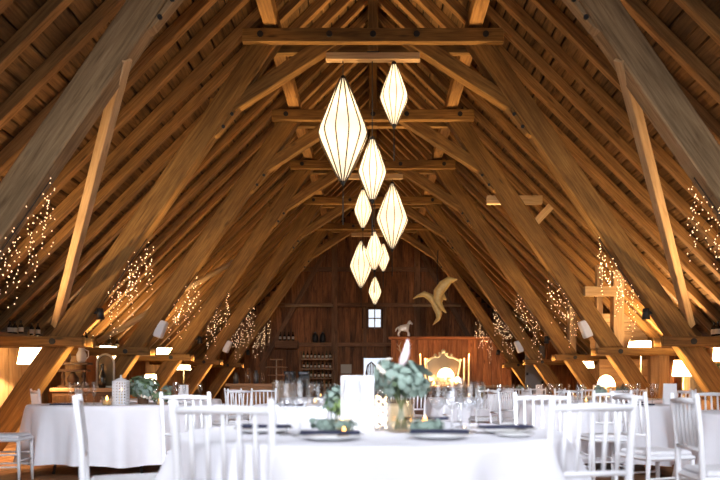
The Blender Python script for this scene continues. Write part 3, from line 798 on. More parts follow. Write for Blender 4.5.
# small posy left of the card
t = thing('flower_posy', 'small glass of green eucalyptus just left of the menu card', 'flowers', (atx(334, 3.5), 3.5, TT))
b = BM(); lathe(b, [(.03, 0), (.036, .003), (.036, .07), (.032, .085)], 20, cap0=True); obj('vase', b, 'glass', t)
b = BM(); leaves(b, (0, 0, .14), .06, .06, .075, 90, .018, 12); obj('foliage', b, 'leaf', t)
b = BM(); leaves(b, (.01, -.01, .12), .05, .05, .05, 40, .015, 13); obj('fresh_foliage', b, 'leaf_fresh', t)
b = BM()
for q in range(5): tube(b, [(.012 * math.cos(q * 1.3), .012 * math.sin(q * 1.3), .01), (.02 * math.cos(q * 1.3), .02 * math.sin(q * 1.3), .12)], .003, 5)
obj('stem', b, 'stem', t)
def greens(px, d, rx, n, seed, label):
    b = BM(); leaves(b, (0, 0, .03), rx, .05, .028, n, .017, seed)
    o = obj('eucalyptus_sprig', b, 'leaf', None, (atx(px, d), d, TT + .012)); tag(o, label, 'greenery')
greens(338, 3.05, .085, 70, 21, 'eucalyptus sprig lying at the foot of the menu card')
greens(427, 3.05, .085, 80, 22, 'eucalyptus sprig lying right of the big vase')
greens(322, 3.2, .06, 40, 23, 'eucalyptus sprig lying left of the menu card under the small posy')
# tea lights and fairy jar
def tealight(x, y, label, grp, z=TT, s=1.0):
    t = thing('tea_light_holder', label, 'candle', (x, y, z), 0, grp); t.scale = (s, s, s)
    b = BM(); lathe(b, [(.025, 0), (.032, .004), (.034, .035), (.038, .06)], 18, cap0=True); obj('holder', b, 'amber', t)
    b = BM(); lathe(b, [(.024, .004), (.024, .028)], 14, cap0=True, cap1=True); obj('candle', b, 'candle', t)
    b = BM(); lathe(b, [(.002, .03), (.008, .038), (.009, .046), (.004, .058), (.001, .064)], 8); obj('flame', b, 'flame', t)
tealight(atx(425, 3.2), 3.2, 'lit amber tea light right of the big vase, behind the greenery', 'tea lights on the tables', TT, 1.2)
tealight(atx(342, 3.15), 3.15, 'lit amber tea light in front of the left foot of the menu card', 'tea lights on the tables', TT, 1.1)
tealight(atx(344, 2.8), 2.8, 'lit tea light near the front left napkin', 'tea lights on the tables', TT, .8)
tealight(atx(107, 7.6), 7.6, 'lit dark tea light left of the white lantern box on the left table', 'tea lights on the tables', TT, 1.6)
tealight(atx(160, 7.7), 7.7, 'lit tea light right of the posy on the left table', 'tea lights on the tables', TT, 1.3)
t = thing('fairy_light_jar', 'clear glass jar of glowing fairy lights right of the menu card', 'jar', (atx(381, 3.4), 3.4, TT))
b = BM(); lathe(b, [(.03, 0), (.036, .003), (.036, .17), (.030, .19)], 20, cap0=True); obj('jar', b, 'glass', t)
b, bw = BM(), BM(); pts = []
for q in range(46):
    a = q * 1.9; p = Vector((.024 * math.cos(a), .024 * math.sin(a), .012 + .155 * q / 46)); pts.append(p); ball(b, p, .0036, 6, 4)
tube(bw, pts, .001, 4); obj('wire', bw, 'wire', t); o = obj('fairy_bulbs', b, 'jar_bulb', t); o['kind'] = 'stuff'
# plates and napkins on the front table
def setting(x, y, rz, lab, nl):
    b = BM(); lathe(b, [(.02, .004), (.085, .004), (.10, .010), (.135, .020), (.137, .023), (.10, .014), (.08, .008), (.01, .008)], 36)
    o = obj('dinner_plate', b, 'china', None, (x, y, TT)); tag(o, lab, 'plate', 'white plates on the front table')
    b = BM(); box(b, -.12, .12, -.045, .045, 0, .012, .004, axis=0); n = obj('napkin', b, 'navy', None, (x, y, TT + .024)); n.rotation_euler = (0, 0, rz); tag(n, nl, 'napkin', 'folded navy napkins on the front table')
setting(-.17, 2.78, .05, 'white plate at the front left of the front table', 'navy napkin on the front left plate, in front of the menu card')
setting(.27, 2.84, -.05, 'white plate at the front right of the vase', 'navy napkin on the plate at the front right of the vase')
setting(.60, 3.16, .35, 'white plate at the right end of the front table', 'navy napkin on the plate at the right end of the front table')
setting(-.50, 3.2, -.3, 'white plate at the left end of the front table behind the chair', 'navy napkin on the left end plate behind the chair')
setting(.30, 3.95, .1, 'white plate at the far side of the front table behind the glasses', 'navy napkin on the far side plate behind the glasses')
for x, y, rz, lb in ((.70, 2.98, .4, 'white bread plate at the right rim of the front table beside the chair'),):
    b = BM(); lathe(b, [(.02, .003), (.06, .003), (.085, .014), (.086, .016), (.06, .007), (.01, .006)], 30); tag(obj('bread_plate', b, 'china', None, (.60, 2.96, TT)), lb, 'plate')
# left table things
t = thing('lantern_box', 'white patterned lantern box with candlelight on the left table', 'lantern', (atx(121, 7.75), 7.75, TT), .1)
for q in range(4):
    b = BM(); a = q * PI / 2; ca, sa = math.cos(a), math.sin(a)
    # pierced panel: lattice of small bars
    for u in range(6): beam(b, (ca * .07 - sa * (-.07 + u * .028), sa * .07 + ca * (-.07 + u * .028), 0), (ca * .07 - sa * (-.07 + u * .028), sa * .07 + ca * (-.07 + u * .028), .26), .012, .012, (ca, sa, 0), 0)
    for u in range(9): beam(b, (ca * .07 + sa * .07, sa * .07 - ca * .07, .005 + u * .031), (ca * .07 - sa * .07, sa * .07 + ca * .07, .005 + u * .031), .012, .012, (ca, sa, 0), 0)
    obj('pierced_panel', b, 'white_paint', t)
b = BM(); lathe(b, [(.1, .26), (.07, .275), (.012, .30), (.01, .33)], 4); obj('lid', b, 'white_paint', t)
b = BM(); lathe(b, [(.035, .01), (.035, .14)], 14, cap0=True, cap1=True); obj('candle', b, 'candle', t)
b = BM(); lathe(b, [(.002, .142), (.012, .155), (.012, .17), (.002, .195)], 8); obj('flame', b, 'flame', t)
t = thing('flower_arrangement', 'loose dark green posy with pale blooms on the left table', 'flowers', (atx(143, 8.05), 8.05, TT))
b = BM(); lathe(b, [(.05, 0), (.06, .01), (.06, .1)], 18, cap0=True); obj('vase', b, 'dark_wood', t)
b = BM(); leaves(b, (0, 0, .2), .18, .13, .14, 200, .03, 31); leaves(b, (.2, 0, .09), .16, .1, .07, 100, .026, 32); obj('foliage', b, 'leaf_dark', t)
b = BM(); leaves(b, (.02, -.07, .19), .17, .09, .12, 110, .026, 33); obj('pale_foliage', b, 'leaf', t)
b = BM(); leaves(b, (.1, -.08, .1), .2, .05, .06, 18, .02, 34); obj('blossom', b, 'rose', t)
LG = 'glasses on the left table'
for px, d, kd, lb in [(78, 7.6, 'wine', 'leftmost wine glass on the left table'), (86, 7.9, 'wine', 'wine glass second from the left on the left table'), (94, 7.6, 'flute', 'champagne flute on the left table left of the dark tea light'),
                      (70, 8.2, 'flute', 'champagne flute at the far left of the left table'), (176, 8.0, 'wine', 'wine glass at the right end of the left table')]:
    wglass(atx(px, d), d, lb, LG, kd, 1.05)
b = BM(); box(b, -.12, .12, -.05, .05, 0, .014, .004, axis=0); tag(obj('napkin', b, 'navy', None, (atx(62, 7.7), 7.7, TT)), 'navy napkin at the left end of the left table', 'napkin')
# glasses and posies on the other tables
oth = [(4, 'middle right table'), (5, 'table at the right edge'), (3, 'middle table'), (8, 'table below the boarded bay'), (9, 'farthest right table'), (10, 'table by the second right post'), (7, 'far table before the mirror'), (2, 'second left table'), (6, 'middle back table')]
for ti, nm in oth:
    x, y = TB[ti][0], TB[ti][1]
    for q in range(7):
        a = q * 2 * PI / 7 + ti; r = .58
        wglass(x + r * math.cos(a), y + r * math.sin(a), 'one of the glasses ringed around the ' + nm, 'glasses on the ' + nm, 'wine' if q % 2 else 'flute', 1.0)
    t = thing('flower_posy', 'small eucalyptus posy in the middle of the ' + nm, 'flowers', (x + .05, y + .1, TT), 0, 'small posies on the far tables')
    b = BM(); lathe(b, [(.03, 0), (.036, .004), (.034, .09)], 16, cap0=True); obj('vase', b, 'amber', t)
    b = BM(); leaves(b, (0, 0, .15), .085, .085, .075, 60, .022, 60 + ti); obj('foliage', b, 'leaf', t)
    tealight(x - .2, y - .15, 'lit tea light on the ' + nm, 'tea lights on the tables', TT, 1.1)
for ti, nm in ((4, 'middle right table'), (3, 'middle table'), (5, 'table at the right edge')):
    for a in (-2.2, -1.2, .6):
        b = BM(); box(b, -.12, .12, -.045, .045, 0, .014, .004, axis=0)
        o = obj('napkin', b, 'navy', None, (TB[ti][0] + .7 * math.cos(a), TB[ti][1] + .7 * math.sin(a), TT)); tag(o, 'navy napkin laid on the ' + nm, 'napkin', 'navy napkins on the ' + nm)

# ------------------------------------------------------------------ back of the barn
# partition of reddish boards on the right
b = BM(); x = .58; PY = 22.45
while x < 4.45:
    w = min(rnd.uniform(.13, .19), 4.45 - x); box(b, x, x + w - .012, PY + rnd.uniform(0, .015), PY + .05, 0, 2.44, .006, axis=2); x += w
box(b, .58, 4.45, PY + .05, PY + .07, 0, 2.4, 0, axis=2)
struct('wall_partition', b, 'partition')
b = BM(); box(b, .5, 4.5, PY - .12, PY + .14, 2.44, 2.53, .01, axis=0); trim(b, 'partition')
b = BM(); x = -6.0
# counter under the mirror
t = thing('bar_counter', 'long wooden counter under the gilt mirror', 'counter', (2.3, 21.3, 0))
b = BM(); box(b, -2.0, 1.95, -.3, .3, .90, .97, .01, axis=0); obj('worktop', b, 'counter', t)
b = BM(); box(b, -1.9, 1.85, -.25, .25, 0, .9, .01, axis=0); obj('body', b, 'dark_wood', t)
t = thing('bar_counter', 'wooden counter at the left with cake stand on top', 'counter', (-2.95, 19.3, 0))
b = BM(); box(b, -1.05, .95, -.35, .35, .94, 1.02, .01, axis=0); obj('worktop', b, 'counter', t)
b = BM(); box(b, -.95, .85, -.3, .3, 0, .94, .01, axis=0); obj('body', b, 'counter', t)
# gilt mirror
t = thing('gilt_mirror', 'ornate gilt-framed arched mirror on the back counter', 'mirror', (2.16, 21.5, .99))
outl = []
for q in range(41):
    u = -1 + 2 * q / 40; au = abs(u)
    z = .80 + .24 * (1 - au) ** 1.1 + .05 * math.cos(au * 9) * (1 - au) + .03 * math.exp(-(au / .08) ** 2)
    outl.append((u * .60, z))
outl = [(-.50, .02), (-.54, .25), (-.60, .5), (-.635, .72)] + outl + [(.635, .72), (.60, .5), (.54, .25), (.50, .02)]
b = BM(); tube(b, [(x, 0, z) for x, z in outl], .036, 8); tube(b, [(-.5, 0, .04), (.5, 0, .04)], .05, 8)
for x, z, r in ((0, 1.1, .075), (-.3, .97, .06), (.3, .97, .06), (-.62, .8, .07), (.62, .8, .07), (-.52, .1, .06), (.52, .1, .06), (-.14, 1.03, .05), (.14, 1.03, .05)):
    ball(b, (x, 0, z), r, 8, 6)
obj('frame', b, 'goldframe', t)
t.scale = (.82, 1, .93)
b = BM(); vs = [b.verts.new((x, .02, z)) for x, z in outl]; b.faces.new(vs[::-1])
r = bmesh.ops.extrude_face_region(b, geom=b.faces[:]); bmesh.ops.translate(b, verts=[v for v in r['geom'] if isinstance(v, bmesh.types.BMVert)], vec=(0, .02, 0)); bmesh.ops.recalc_face_normals(b, faces=b.faces)
obj('mirror_glass', b, 'mirror', t)
# lamp in front of it
t = thing('dome_lamp', 'glowing white dome table lamp in front of the gilt mirror', 'lamp', (2.2, 21.2, .97))
b = BM(); lathe(b, [(.12, 0), (.12, .02), (.05, .05), (.03, .09), (.05, .15), (.022, .2), (.022, .3)], 18, cap0=True, cap1=True); obj('base', b, 'goldframe', t)
b = BM(); lathe(b, [(.25 * math.cos(PI / 2 * q / 9) + .004, .26 + .27 * math.sin(PI / 2 * q / 9)) for q in range(10)], 26); obj('lamp_shade', b, 'globe', t)
light('lamp_light', 'POINT', (0, -.02, .26), 26, (1, .62, .3), t, shadow_soft_size=.08)
t = thing('table_lamp', 'small brass table lamp right of the dome lamp by the mirror', 'lamp', (2.56, 21.22, .97))
b = BM(); lathe(b, [(.07, 0), (.07, .015), (.02, .04), (.02, .12)], 14, cap0=True, cap1=True); obj('base', b, 'goldframe', t)
b = BM(); lathe(b, [(.09, .1), (.06, .24)], 18); obj('lamp_shade', b, 'shade', t)
light('lamp_light', 'POINT', (0, 0, .19), 45, (1, .62, .3), t, shadow_soft_size=.04)
for x, h, lb in ((1.45, .92, 'far left gilded candle column beside the mirror'), (1.60, .78, 'shorter left gilded candle column beside the mirror'), (2.79, .78, 'shorter right gilded candle column beside the mirror'), (2.94, .92, 'far right gilded candle column beside the mirror')):
    t = thing('candle_column', lb, 'candlestick', (x, 21.45, .97), 0, 'gilded candle columns by the mirror')
    b = BM(); lathe(b, [(.05, 0), (.05, .02), (.03, .05), (.034, .3), (.034, h * .7)], 12, cap0=True, cap1=True); obj('column', b, 'goldframe', t)
    b = BM(); lathe(b, [(.028, h * .7), (.026, h)], 12, cap1=True); obj('candle', b, 'candle', t)
    b = BM(); lathe(b, [(.002, h), (.012, h + .012), (.012, h + .03), (.002, h + .055)], 8); obj('flame', b, 'flame', t)
    light('candle_light', 'POINT', (0, -.06, h + .06), 7, (1, .58, .25), t, shadow_soft_size=.03)
t = thing('black_case', 'low black box standing left of the dome lamp', 'box', (1.86, 21.3, .97))
b = BM(); box(b, -.14, .14, -.08, .08, 0, .13, .02, axis=0); obj('body', b, 'black_plastic', t)
b = BM(); tube(b, [(-.06, 0, .125), (-.05, 0, .17), (.05, 0, .17), (.06, 0, .125)], .01, 6); obj('handle', b, 'iron', t)
for px, lb in ((434, 'tea light at the left on the back counter'), (456, 'tea light at the right on the back counter')):
    tealight((px - 373) * 21.05 / 700, 21.06, lb, 'tea lights on the tables', .97, 2.0)
    light('candle_light', 'POINT', ((px - 373) * 21.05 / 700, 20.98, 1.14), 62, (1, .6, .28), None, shadow_soft_size=.03)
# antlers / dry branch on the partition
t = thing('antlers', 'pair of pale antlers on the left of the red partition', 'antlers', (1.0, 22.4, 1.9))
for s in (-1, 1):
    b = BM(); tube(b, [(s * .02, 0, 0), (s * .12, -.05, .12), (s * .16, -.06, .32), (s * .1, -.05, .45)], [.022, .018, .014, .006], 6)
    tube(b, [(s * .13, -.05, .16), (s * .24, -.1, .26)], [.013, .005], 6); tube(b, [(s * .15, -.06, .28), (s * .25, -.08, .4)], [.012, .005], 6); obj('antler', b, 'label', t)
b = BM(); lathe(b, [(.02, -.16), (.09, -.05), (.08, .05), (.02, .1)], 12); obj('mount', b, 'dark_wood', t)
# silver horse
def skin_obj(name, verts, edges, radii, mat, parent=None, loc=None, sub=2):
    me = bpy.data.meshes.new(name); me.from_pydata(verts, edges, [])
    o = bpy.data.objects.new(name, me); C.objects.link(o)
    md = o.modifiers.new('s', 'SKIN'); md.use_smooth_shade = True
    for i, r in enumerate(radii):
        rr = r if isinstance(r, tuple) else (r, r); me.skin_vertices[0].data[i].radius = rr
    me.skin_vertices[0].data[0].use_root = True
    sd = o.modifiers.new('d', 'SUBSURF'); sd.levels = sub; sd.render_levels = sub
    dg = bpy.context.evaluated_depsgraph_get(); dg.update()
    m2 = bpy.data.meshes.new_from_object(o.evaluated_get(dg)); o.modifiers.clear(); o.data = m2
    m2.name = name; m2.materials.clear(); m2.materials.append(M[mat])
    for p in m2.polygons: p.use_smooth = True
    if parent: o.parent = parent
    if loc: o.location = loc
    return o
hs = .52
V = [(0, 0, .52), (-.2, 0, .53), (.2, 0, .55), (.3, 0, .74), (.38, 0, .92), (.5, 0, .80), (.56, 0, .74),
     (.24, .08, .36), (.36, .08, .2), (.34, .08, .02), (.24, -.08, .36), (.30, -.08, .2), (.27, -.08, .02),
     (-.24, .08, .36), (-.3, .08, .2), (-.26, .08, .02), (-.24, -.08, .36), (-.34, -.08, .2), (-.32, -.08, .02),
     (-.34, 0, .58), (-.46, 0, .46), (-.5, 0, .3), (.36, .035, 1.0), (.36, -.035, 1.0)]
V = [(x * hs, y * hs, z * hs) for x, y, z in V]
E = [(0, 1), (0, 2), (2, 3), (3, 4), (4, 5), (5, 6), (2, 7), (7, 8), (8, 9), (2, 10), (10, 11), (11, 12), (1, 13), (13, 14), (14, 15), (1, 16), (16, 17), (17, 18), (1, 19), (19, 20), (20, 21), (4, 22), (4, 23)]
Rr = [.16, .16, .14, .085, .075, .06, .045, .065, .045, .045, .065, .045, .045, .075, .045, .045, .075, .045, .045, .04, .05, .02, .02, .02]
Rr = [r * hs * 1.15 for r in Rr]
t = thing('horse_figurine', 'silver horse figurine standing on top of the red partition', 'figurine', (.98, PY, 2.53))
skin_obj('horse_body', V, E, Rr, 'silver', t)
b = BM(); tube(b, [(.42 * hs, 0, 1.0 * hs), (.32 * hs, 0, .9 * hs), (.22 * hs, 0, .72 * hs)], [.02, .03, .015], 8); obj('mane', b, 'silver', t)
# golden bird on a chain
t = thing('carved_bird', 'large golden carved bird with raised wings hanging at the right under the far truss', 'sculpture', (1.8, 20.0, 2.2))
def px3(px, py, dy=0): return ((px - 373) * 20 / 700 - 1.8, dy, CAMZ + (385 - py) * 20 / 700 - 2.2)
bod = [px3(413, 299), px3(418, 296), px3(424, 294), px3(430, 297), px3(434, 302), px3(437, 308), px3(439, 314), px3(438, 319), px3(433, 325)]
b = BM(); tube(b, bod, [.012, .04, .085, .1, .10, .11, .095, .06, .01], 12); obj('body', b, 'gold', t)
def wing(pts, ws, dy0, dy1, name):
    b = BM(); n = len(pts); L = []
    for i, (p, w) in enumerate(zip(pts, ws)):
        p = Vector(p); tdir = (Vector(pts[min(i + 1, n - 1)]) - Vector(pts[max(i - 1, 0)])).normalized()
        nn = Vector((-tdir.z, 0, tdir.x)); yy = dy0 + (dy1 - dy0) * i / (n - 1)
        ring = []
        for k in range(10):
            a = 2 * PI * k / 10
            ring.append(b.verts.new(p + nn * (w * math.cos(a)) + Vector((0, yy + .09 * math.sin(a), 0))))
        L.append(ring)
    for i in range(n - 1):
        for k in range(10):
            f = b.faces.new((L[i][k], L[i][(k + 1) % 10], L[i + 1][(k + 1) % 10], L[i + 1][k])); f.smooth = True
    b.faces.new(L[0][::-1]); b.faces.new(L[-1]); bmesh.ops.recalc_face_normals(b, faces=b.faces)
    return obj(name, b, 'gold', t)
wing([px3(446, 313), px3(440, 307), px3(437, 300), px3(438, 293), px3(443, 286), px3(449, 281), px3(456, 281)], [.01, .09, .12, .15, .15, .11, .015], -.05, -.25, 'wing')
wing([px3(437, 304), px3(440, 298), px3(444, 295), px3(447, 299)], [.09, .13, .1, .02], .05, .25, 'wing')
b = BM(); tube(b, [px3(437, 297), px3(437.5, 285), px3(437, 270), px3(438, 250)], .012, 6); obj('chain', b, 'iron', t)
# small left things: cake stand, jars, coffee machines, shelf with bottles
t = thing('cake_stand', 'three-tier wooden cake stand on the left counter', 'cake stand', (-2.65, 19.2, 1.02))
b = BM(); tube(b, [(0, 0, 0), (0, 0, .66)], .015, 8); obj('pole', b, 'goldframe', t)
for z, r in ((.22, .24), (.44, .3), (.65, .18)):
    b = BM(); lathe(b, [(.01, z), (r, z), (r, z + .018), (.01, z + .018)], 26); obj('tier', b, 'counter', t)
b = BM(); lathe(b, [(.12, 0), (.12, .02), (.03, .04)], 18, cap0=True, cap1=True); obj('base', b, 'goldframe', t)
for i, (x, h) in enumerate(((-3.75, .3), (-3.42, .42), (-3.2, .36), (-3.02, .3), (-2.3, .3))):
    b = BM(); lathe(b, [(.06, 0), (.07, .01), (.07, h * .7), (.04, h * .85), (.045, h)], 16, cap0=True, cap1=True)
    tag(obj('storage_jar', b, 'glass' if i % 2 else 'steel', None, (x, 19.15, 1.02)), 'jar on the left counter near the cake stand, number %s from the left' % ['one', 'two', 'three', 'four', 'five'][i] if False else ['leftmost jar on the left counter', 'tall glass jar on the left counter, second from the left', 'jar in the middle of the left counter', 'short glass jar just left of the cake stand', 'jar right of the cake stand on the left counter'][i], 'jar', 'jars on the left counter')
t = thing('side_table', 'dark table behind the counter carrying the two black coffee machines', 'table', (-2.55, 22.6, 0))
b = BM(); box(b, -.6, 1.35, -.3, .3, .84, .9, .01, axis=0); obj('tabletop', b, 'dark_wood', t)
for sx in (-.52, 1.27):
    for sy in (-.24, .24):
        b = BM(); box(b, sx - .03, sx + .03, sy - .03, sy + .03, 0, .84, .004, axis=2); obj('leg', b, 'dark_wood', t)
for x, lb in ((-2.68, 'left black coffee machine at the dark back table'), (-2.22, 'right black coffee machine at the dark back table')):
    t = thing('coffee_machine', lb, 'machine', (x, 22.5, .9), 0, 'black coffee machines')
    b = BM(); box(b, -.17, .17, -.18, .2, 0, .1, .015); box(b, -.17, .17, .02, .2, .1, .45, .015); box(b, -.17, .17, -.18, .2, .4, .52, .015); obj('housing', b, 'black_plastic', t)
    b = BM(); box(b, -.12, .12, -.19, -.182, .42, .5, .002); obj('panel', b, 'steel', t)
    b = BM(); lathe(b, [(.05, .1), (.06, .16), (.06, .24), (.045, .25)], 14, (0, -.09, 0), cap0=True); obj('pot', b, 'glass', t)
# bottle shelf
t = thing('bottle_shelf', 'dark wooden shelf unit full of bottles against the left back wall', 'shelf', (-1.95, 24.4, 0))
for sx in (-.58, .58):
    b = BM(); box(b, sx - .03, sx + .03, -.17, .17, 0, 2.15, .006, axis=2); obj('side_panel', b, 'gable_post', t)
SHZ = (.85, 1.2, 1.52, 1.86)
for z in SHZ:
    b = BM(); box(b, -.55, .55, -.17, .17, z, z + .035, .004, axis=0); obj('shelf', b, 'counter', t)
def bottle_bm(h, r):
    b = BM(); lathe(b, [(r * .9, 0), (r, .008), (r, h * .58), (r * .75, h * .68), (r * .36, h * .76), (r * .34, h * .95), (r * .42, h * .96), (r * .42, h)], 12, cap0=True, cap1=True); return b
def bottle(name_loc, h, r, label, grp, mat='bottle', proto={}):
    t = thing('wine_bottle', label, 'bottle', name_loc, rnd.uniform(0, .6), grp)
    obj('bottle_body', bottle_bm(h, r), mat, t)
    b = BM(); lathe(b, [(r + .0015, h * .15), (r + .0015, h * .48)], 12); obj('paper_label', b, 'label', t)
    return t
for zi, z in enumerate(SHZ):
    for q in range(8):
        bottle((-1.95 - .46 + q * .131 + 0, 24.38 + rnd.uniform(-.05, .05), z + .036), rnd.uniform(.22, .28), .038, 'one of the bottles on the %s of the bottle shelf' % ['lowest board', 'second board from below', 'third board from below', 'top board'][zi], 'bottles on the %s' % ['lowest board', 'second board', 'third board', 'top board'][zi], 'bottle' if (q + zi) % 3 else 'green_bottle')
t = thing('wall_shelf', 'small pale wooden wall shelf at the left on the back wall', 'shelf', (-3.05, 24.75, 2.42))
b = BM(); box(b, -.4, .4, -.12, .12, -.15, .13, .01, axis=0); obj('box', b, 'gable_post', t)
for q in range(4): bottle((-3.28 + q * .15, 24.75, 2.551), .3, .04, 'one of the dark bottles on the small wall shelf', 'bottles on the small wall shelf')
t = thing('notice_board', 'small pale paper notice on the back wall left of the low window', 'sign', (-.95, 24.75, 1.55))
b = BM(); box(b, -.19, .19, 0, .02, -.16, .16, .004); obj('paper', b, 'label', t)
b = BM(); box(b, -.02, .02, .02, .1, -.02, .1, .002); obj('mount', b, 'dark_wood', t)
for x, lb in ((-2.05, 'left dark lantern on the gable rail'), (-1.78, 'right dark lantern on the gable rail')):
    t = thing('dark_lantern', lb, 'lantern', (x, 24.78, 2.49), 0, 'dark lanterns on the gable rail')
    b = BM(); lathe(b, [(.07, 0), (.1, .03), (.11, .15), (.09, .26), (.03, .32)], 14, cap0=True, cap1=True); obj('body', b, 'iron', t)
    b = BM(); lathe(b, [(.03, .32), (.05, .34), (.01, .37)], 12, cap1=True); obj('lid', b, 'steel', t)
# arched chairs silhouetted in the low window
for x, lb in ((-.06, 'left dark arched chair silhouetted in the low back window'), (.36, 'right dark arched chair silhouetted in the low back window')):
    t = thing('arched_chair', lb, 'chair', (x, 24.4, 0), 0, 'dark arched chairs in the low window')
    b = BM(); tube(b, [(-.17, .1, .5), (-.18, .12, 1.4), (-.13, .13, 1.66), (0, .13, 1.78), (.13, .13, 1.66), (.18, .12, 1.4), (.17, .1, .5)], .025, 8); obj('back_frame', b, 'dark_wood', t)
    b = BM(); 
    for q in range(6): tube(b, [(-.14 + q * .056, .1, .5), (-.14 + q * .056, .125, 1.66 + .1 * (1 - abs(-1 + q * .4)))], .016, 6)
    obj('back_slats', b, 'dark_wood', t)
    b = BM(); box(b, -.2, .2, -.28, .12, .44, .5, .015, axis=0); obj('seat', b, 'dark_wood', t)
    for sx in (-.17, .17):
        for sy in (-.25, .09):
            b = BM(); tube(b, [(sx, sy, 0), (sx, sy, .45)], .02, 8); obj('leg', b, 'dark_wood', t)
# tall grey door panel at the right
t = struct('door_1', (lambda b: (box(b, 4.42, 4.98, 20.3, 20.35, 0.02, 2.12, .008, axis=2), b)[1])(BM()), 'grey_door')
for z in (.5, 1.3, 1.05):
    q = BM(); box(q, 4.44 if z != 1.05 else 4.88, 4.5 if z != 1.05 else 4.94, 20.27, 20.302, z - .04, z + .04, .004); obj('hinge' if z != 1.05 else 'door_handle', q, 'iron', t)
b = BM(); box(b, 5.0, 6.1, 20.3, 20.36, 0, 2.5, .006, axis=2); struct('wall_nook', b, 'wall_boards')
b = BM(); box(b, 4.98, 5.06, 20.24, 20.4, 0, 2.5, .006, axis=2); trim(b)

# ------------------------------------------------------------------ things along the left and right sides
def bottles_row(xs, y0, dy, z, grp, lab):
    pass
EZ = 1.761
for i, (px, d) in enumerate(((10, 10.7), (15, 10.75), (21, 10.65), (32, 11.05), (38, 11.1))):
    bottle((-5.62, 0, EZ) if False else (atx(px, d) if abs(atx(px, d)) < 5.95 else -5.7, d, EZ), .2, .035,
           ['leftmost small dark bottle on the left eaves beam', 'second small dark bottle from the left on the left eaves beam', 'third small dark bottle from the left on the left eaves beam',
            'small dark bottle just left of the thick post on the left eaves beam', 'small dark bottle touching the view of the thick post on the left eaves beam'][i], 'bottles on the left eaves beam')
for i, (px, d) in enumerate(((78, 13.55), (82, 13.35), (86, 13.5), (93, 14.3), (110, 15.0), (117, 15.3))):
    bottle((max(-5.9, min(-5.5, atx(px, d))), d, EZ), .24, .04,
           ['leftmost bottle on the eaves beam right of the thick left post', 'second bottle on the eaves beam right of the thick left post', 'third bottle on the eaves beam right of the thick left post',
            'fourth bottle on the eaves beam right of the thick left post', 'bottle on the eaves beam left of the second leaning post', 'bottle on the eaves beam closest to the second leaning post'][i], 'bottles on the left eaves beam')
for i, (px, d) in enumerate(((664, 13.2), (668, 13.35), (673, 13.0), (714, 11.3), (718, 11.2))):
    bottle((max(5.5, min(5.9, atx(px, d))), d, EZ), .24, .045,
           ['leftmost dark bottle on the right eaves beam', 'second dark bottle on the right eaves beam', 'dark bottle on the right eaves beam nearest the thick post', 'dark bottle right of the thick right post', 'dark bottle at the right edge on the eaves beam'][i], 'bottles on the right eaves beam')
# left sideboard with ornate rack and arched mirror
t = thing('sideboard', 'wooden sideboard behind the left table carrying the ornate rack', 'sideboard', (-5.1, 12.3, 0))
b = BM(); box(b, -.45, .75, -.3, .3, .86, .93, .01, axis=0); obj('worktop', b, 'counter', t)
b = BM(); box(b, -.42, .72, -.27, .27, .08, .86, .01, axis=0); obj('body', b, 'dark_wood', t)
for sx in (-.12, .42):
    b = BM(); box(b, sx - .24, sx + .24, -.29, -.272, .14, .8, .006, axis=2); d_ = obj('door', b, 'dark_wood', t)
    q = BM(); ball(q, (sx + .18, -.305, .5), .018, 8, 6); obj('knob', q, 'iron', d_)
for sx in (-.4, .7):
    for sy in (-.24, .24):
        b = BM(); box(b, sx - .03, sx + .03, sy - .03, sy + .03, 0, .08, 0, axis=2); obj('leg', b, 'dark_wood', t)
t = thing('ornate_rack', 'dark carved wooden rack with two shelves on the left sideboard', 'rack', (-5.22, 12.2, .93))
for z, w in ((.02, .24), (.3, .26), (.42, .3)):
    b = BM(); box(b, -w, w, -.1, .1, z - .02, z + .02, .006, axis=0); obj('shelf', b, 'dark_wood', t)
for sx in (-.18, .18):
    b = BM(); lathe(b, [(.03, .03), (.045, .08), (.02, .14), (.04, .2), (.02, .26), (.03, .29)], 10, (sx, 0, 0)); obj('turned_post', b, 'dark_wood', t)
b = BM(); lathe(b, [(.05, .44), (.08, .52), (.06, .62), (.09, .7), (.02, .78)], 12, (-.12, 0, 0), cap0=True, cap1=True); obj('urn', b, 'dark_wood', t)
b = BM(); lathe(b, [(.02, .05), (.09, .09), (.1, .17), (.05, .24), (.03, .28)], 14, (0, -.02, 0), cap0=True, cap1=True); obj('bowl', b, 'dark_wood', t)
t = thing('white_jug', 'white jug on the dark ornate rack at the left', 'jug', (-5.08, 12.2, 1.371))
b = BM(); lathe(b, [(.05, 0), (.08, .04), (.085, .14), (.05, .22), (.055, .26)], 16, cap0=True); obj('jug_body', b, 'china', t)
b = BM(); tube(b, [(.05, 0, .23), (.12, 0, .2), (.12, 0, .1), (.08, 0, .06)], .01, 6); obj('handle', b, 'china', t)
t = thing('arched_mirror', 'small arched mirror in a pale frame on the left sideboard', 'mirror', (-4.72, 12.35, .93))
arc = [(-.15, 0), (-.15, .42)] + [(-.15 * math.cos(PI * q / 12), .42 + .16 * math.sin(PI * q / 12)) for q in range(1, 12)] + [(.15, .42), (.15, 0)]
b = BM(); tube(b, [(x, 0, z + .012) for x, z in arc], .018, 8); tube(b, [(-.15, 0, .02), (.15, 0, .02)], .018, 8); obj('frame', b, 'label', t)
b = BM(); vs = [b.verts.new((x, .012, z + .012)) for x, z in arc]; b.faces.new(vs[::-1]); r = bmesh.ops.extrude_face_region(b, geom=b.faces[:]); bmesh.ops.translate(b, verts=[v for v in r['geom'] if isinstance(v, bmesh.types.BMVert)], vec=(0, .012, 0)); bmesh.ops.recalc_face_normals(b, faces=b.faces)
obj('mirror_glass', b, 'mirror', t)
t = thing('vase', 'dark bottle-shaped vase in front of the small arched mirror', 'vase', (-4.72, 12.2, .93))
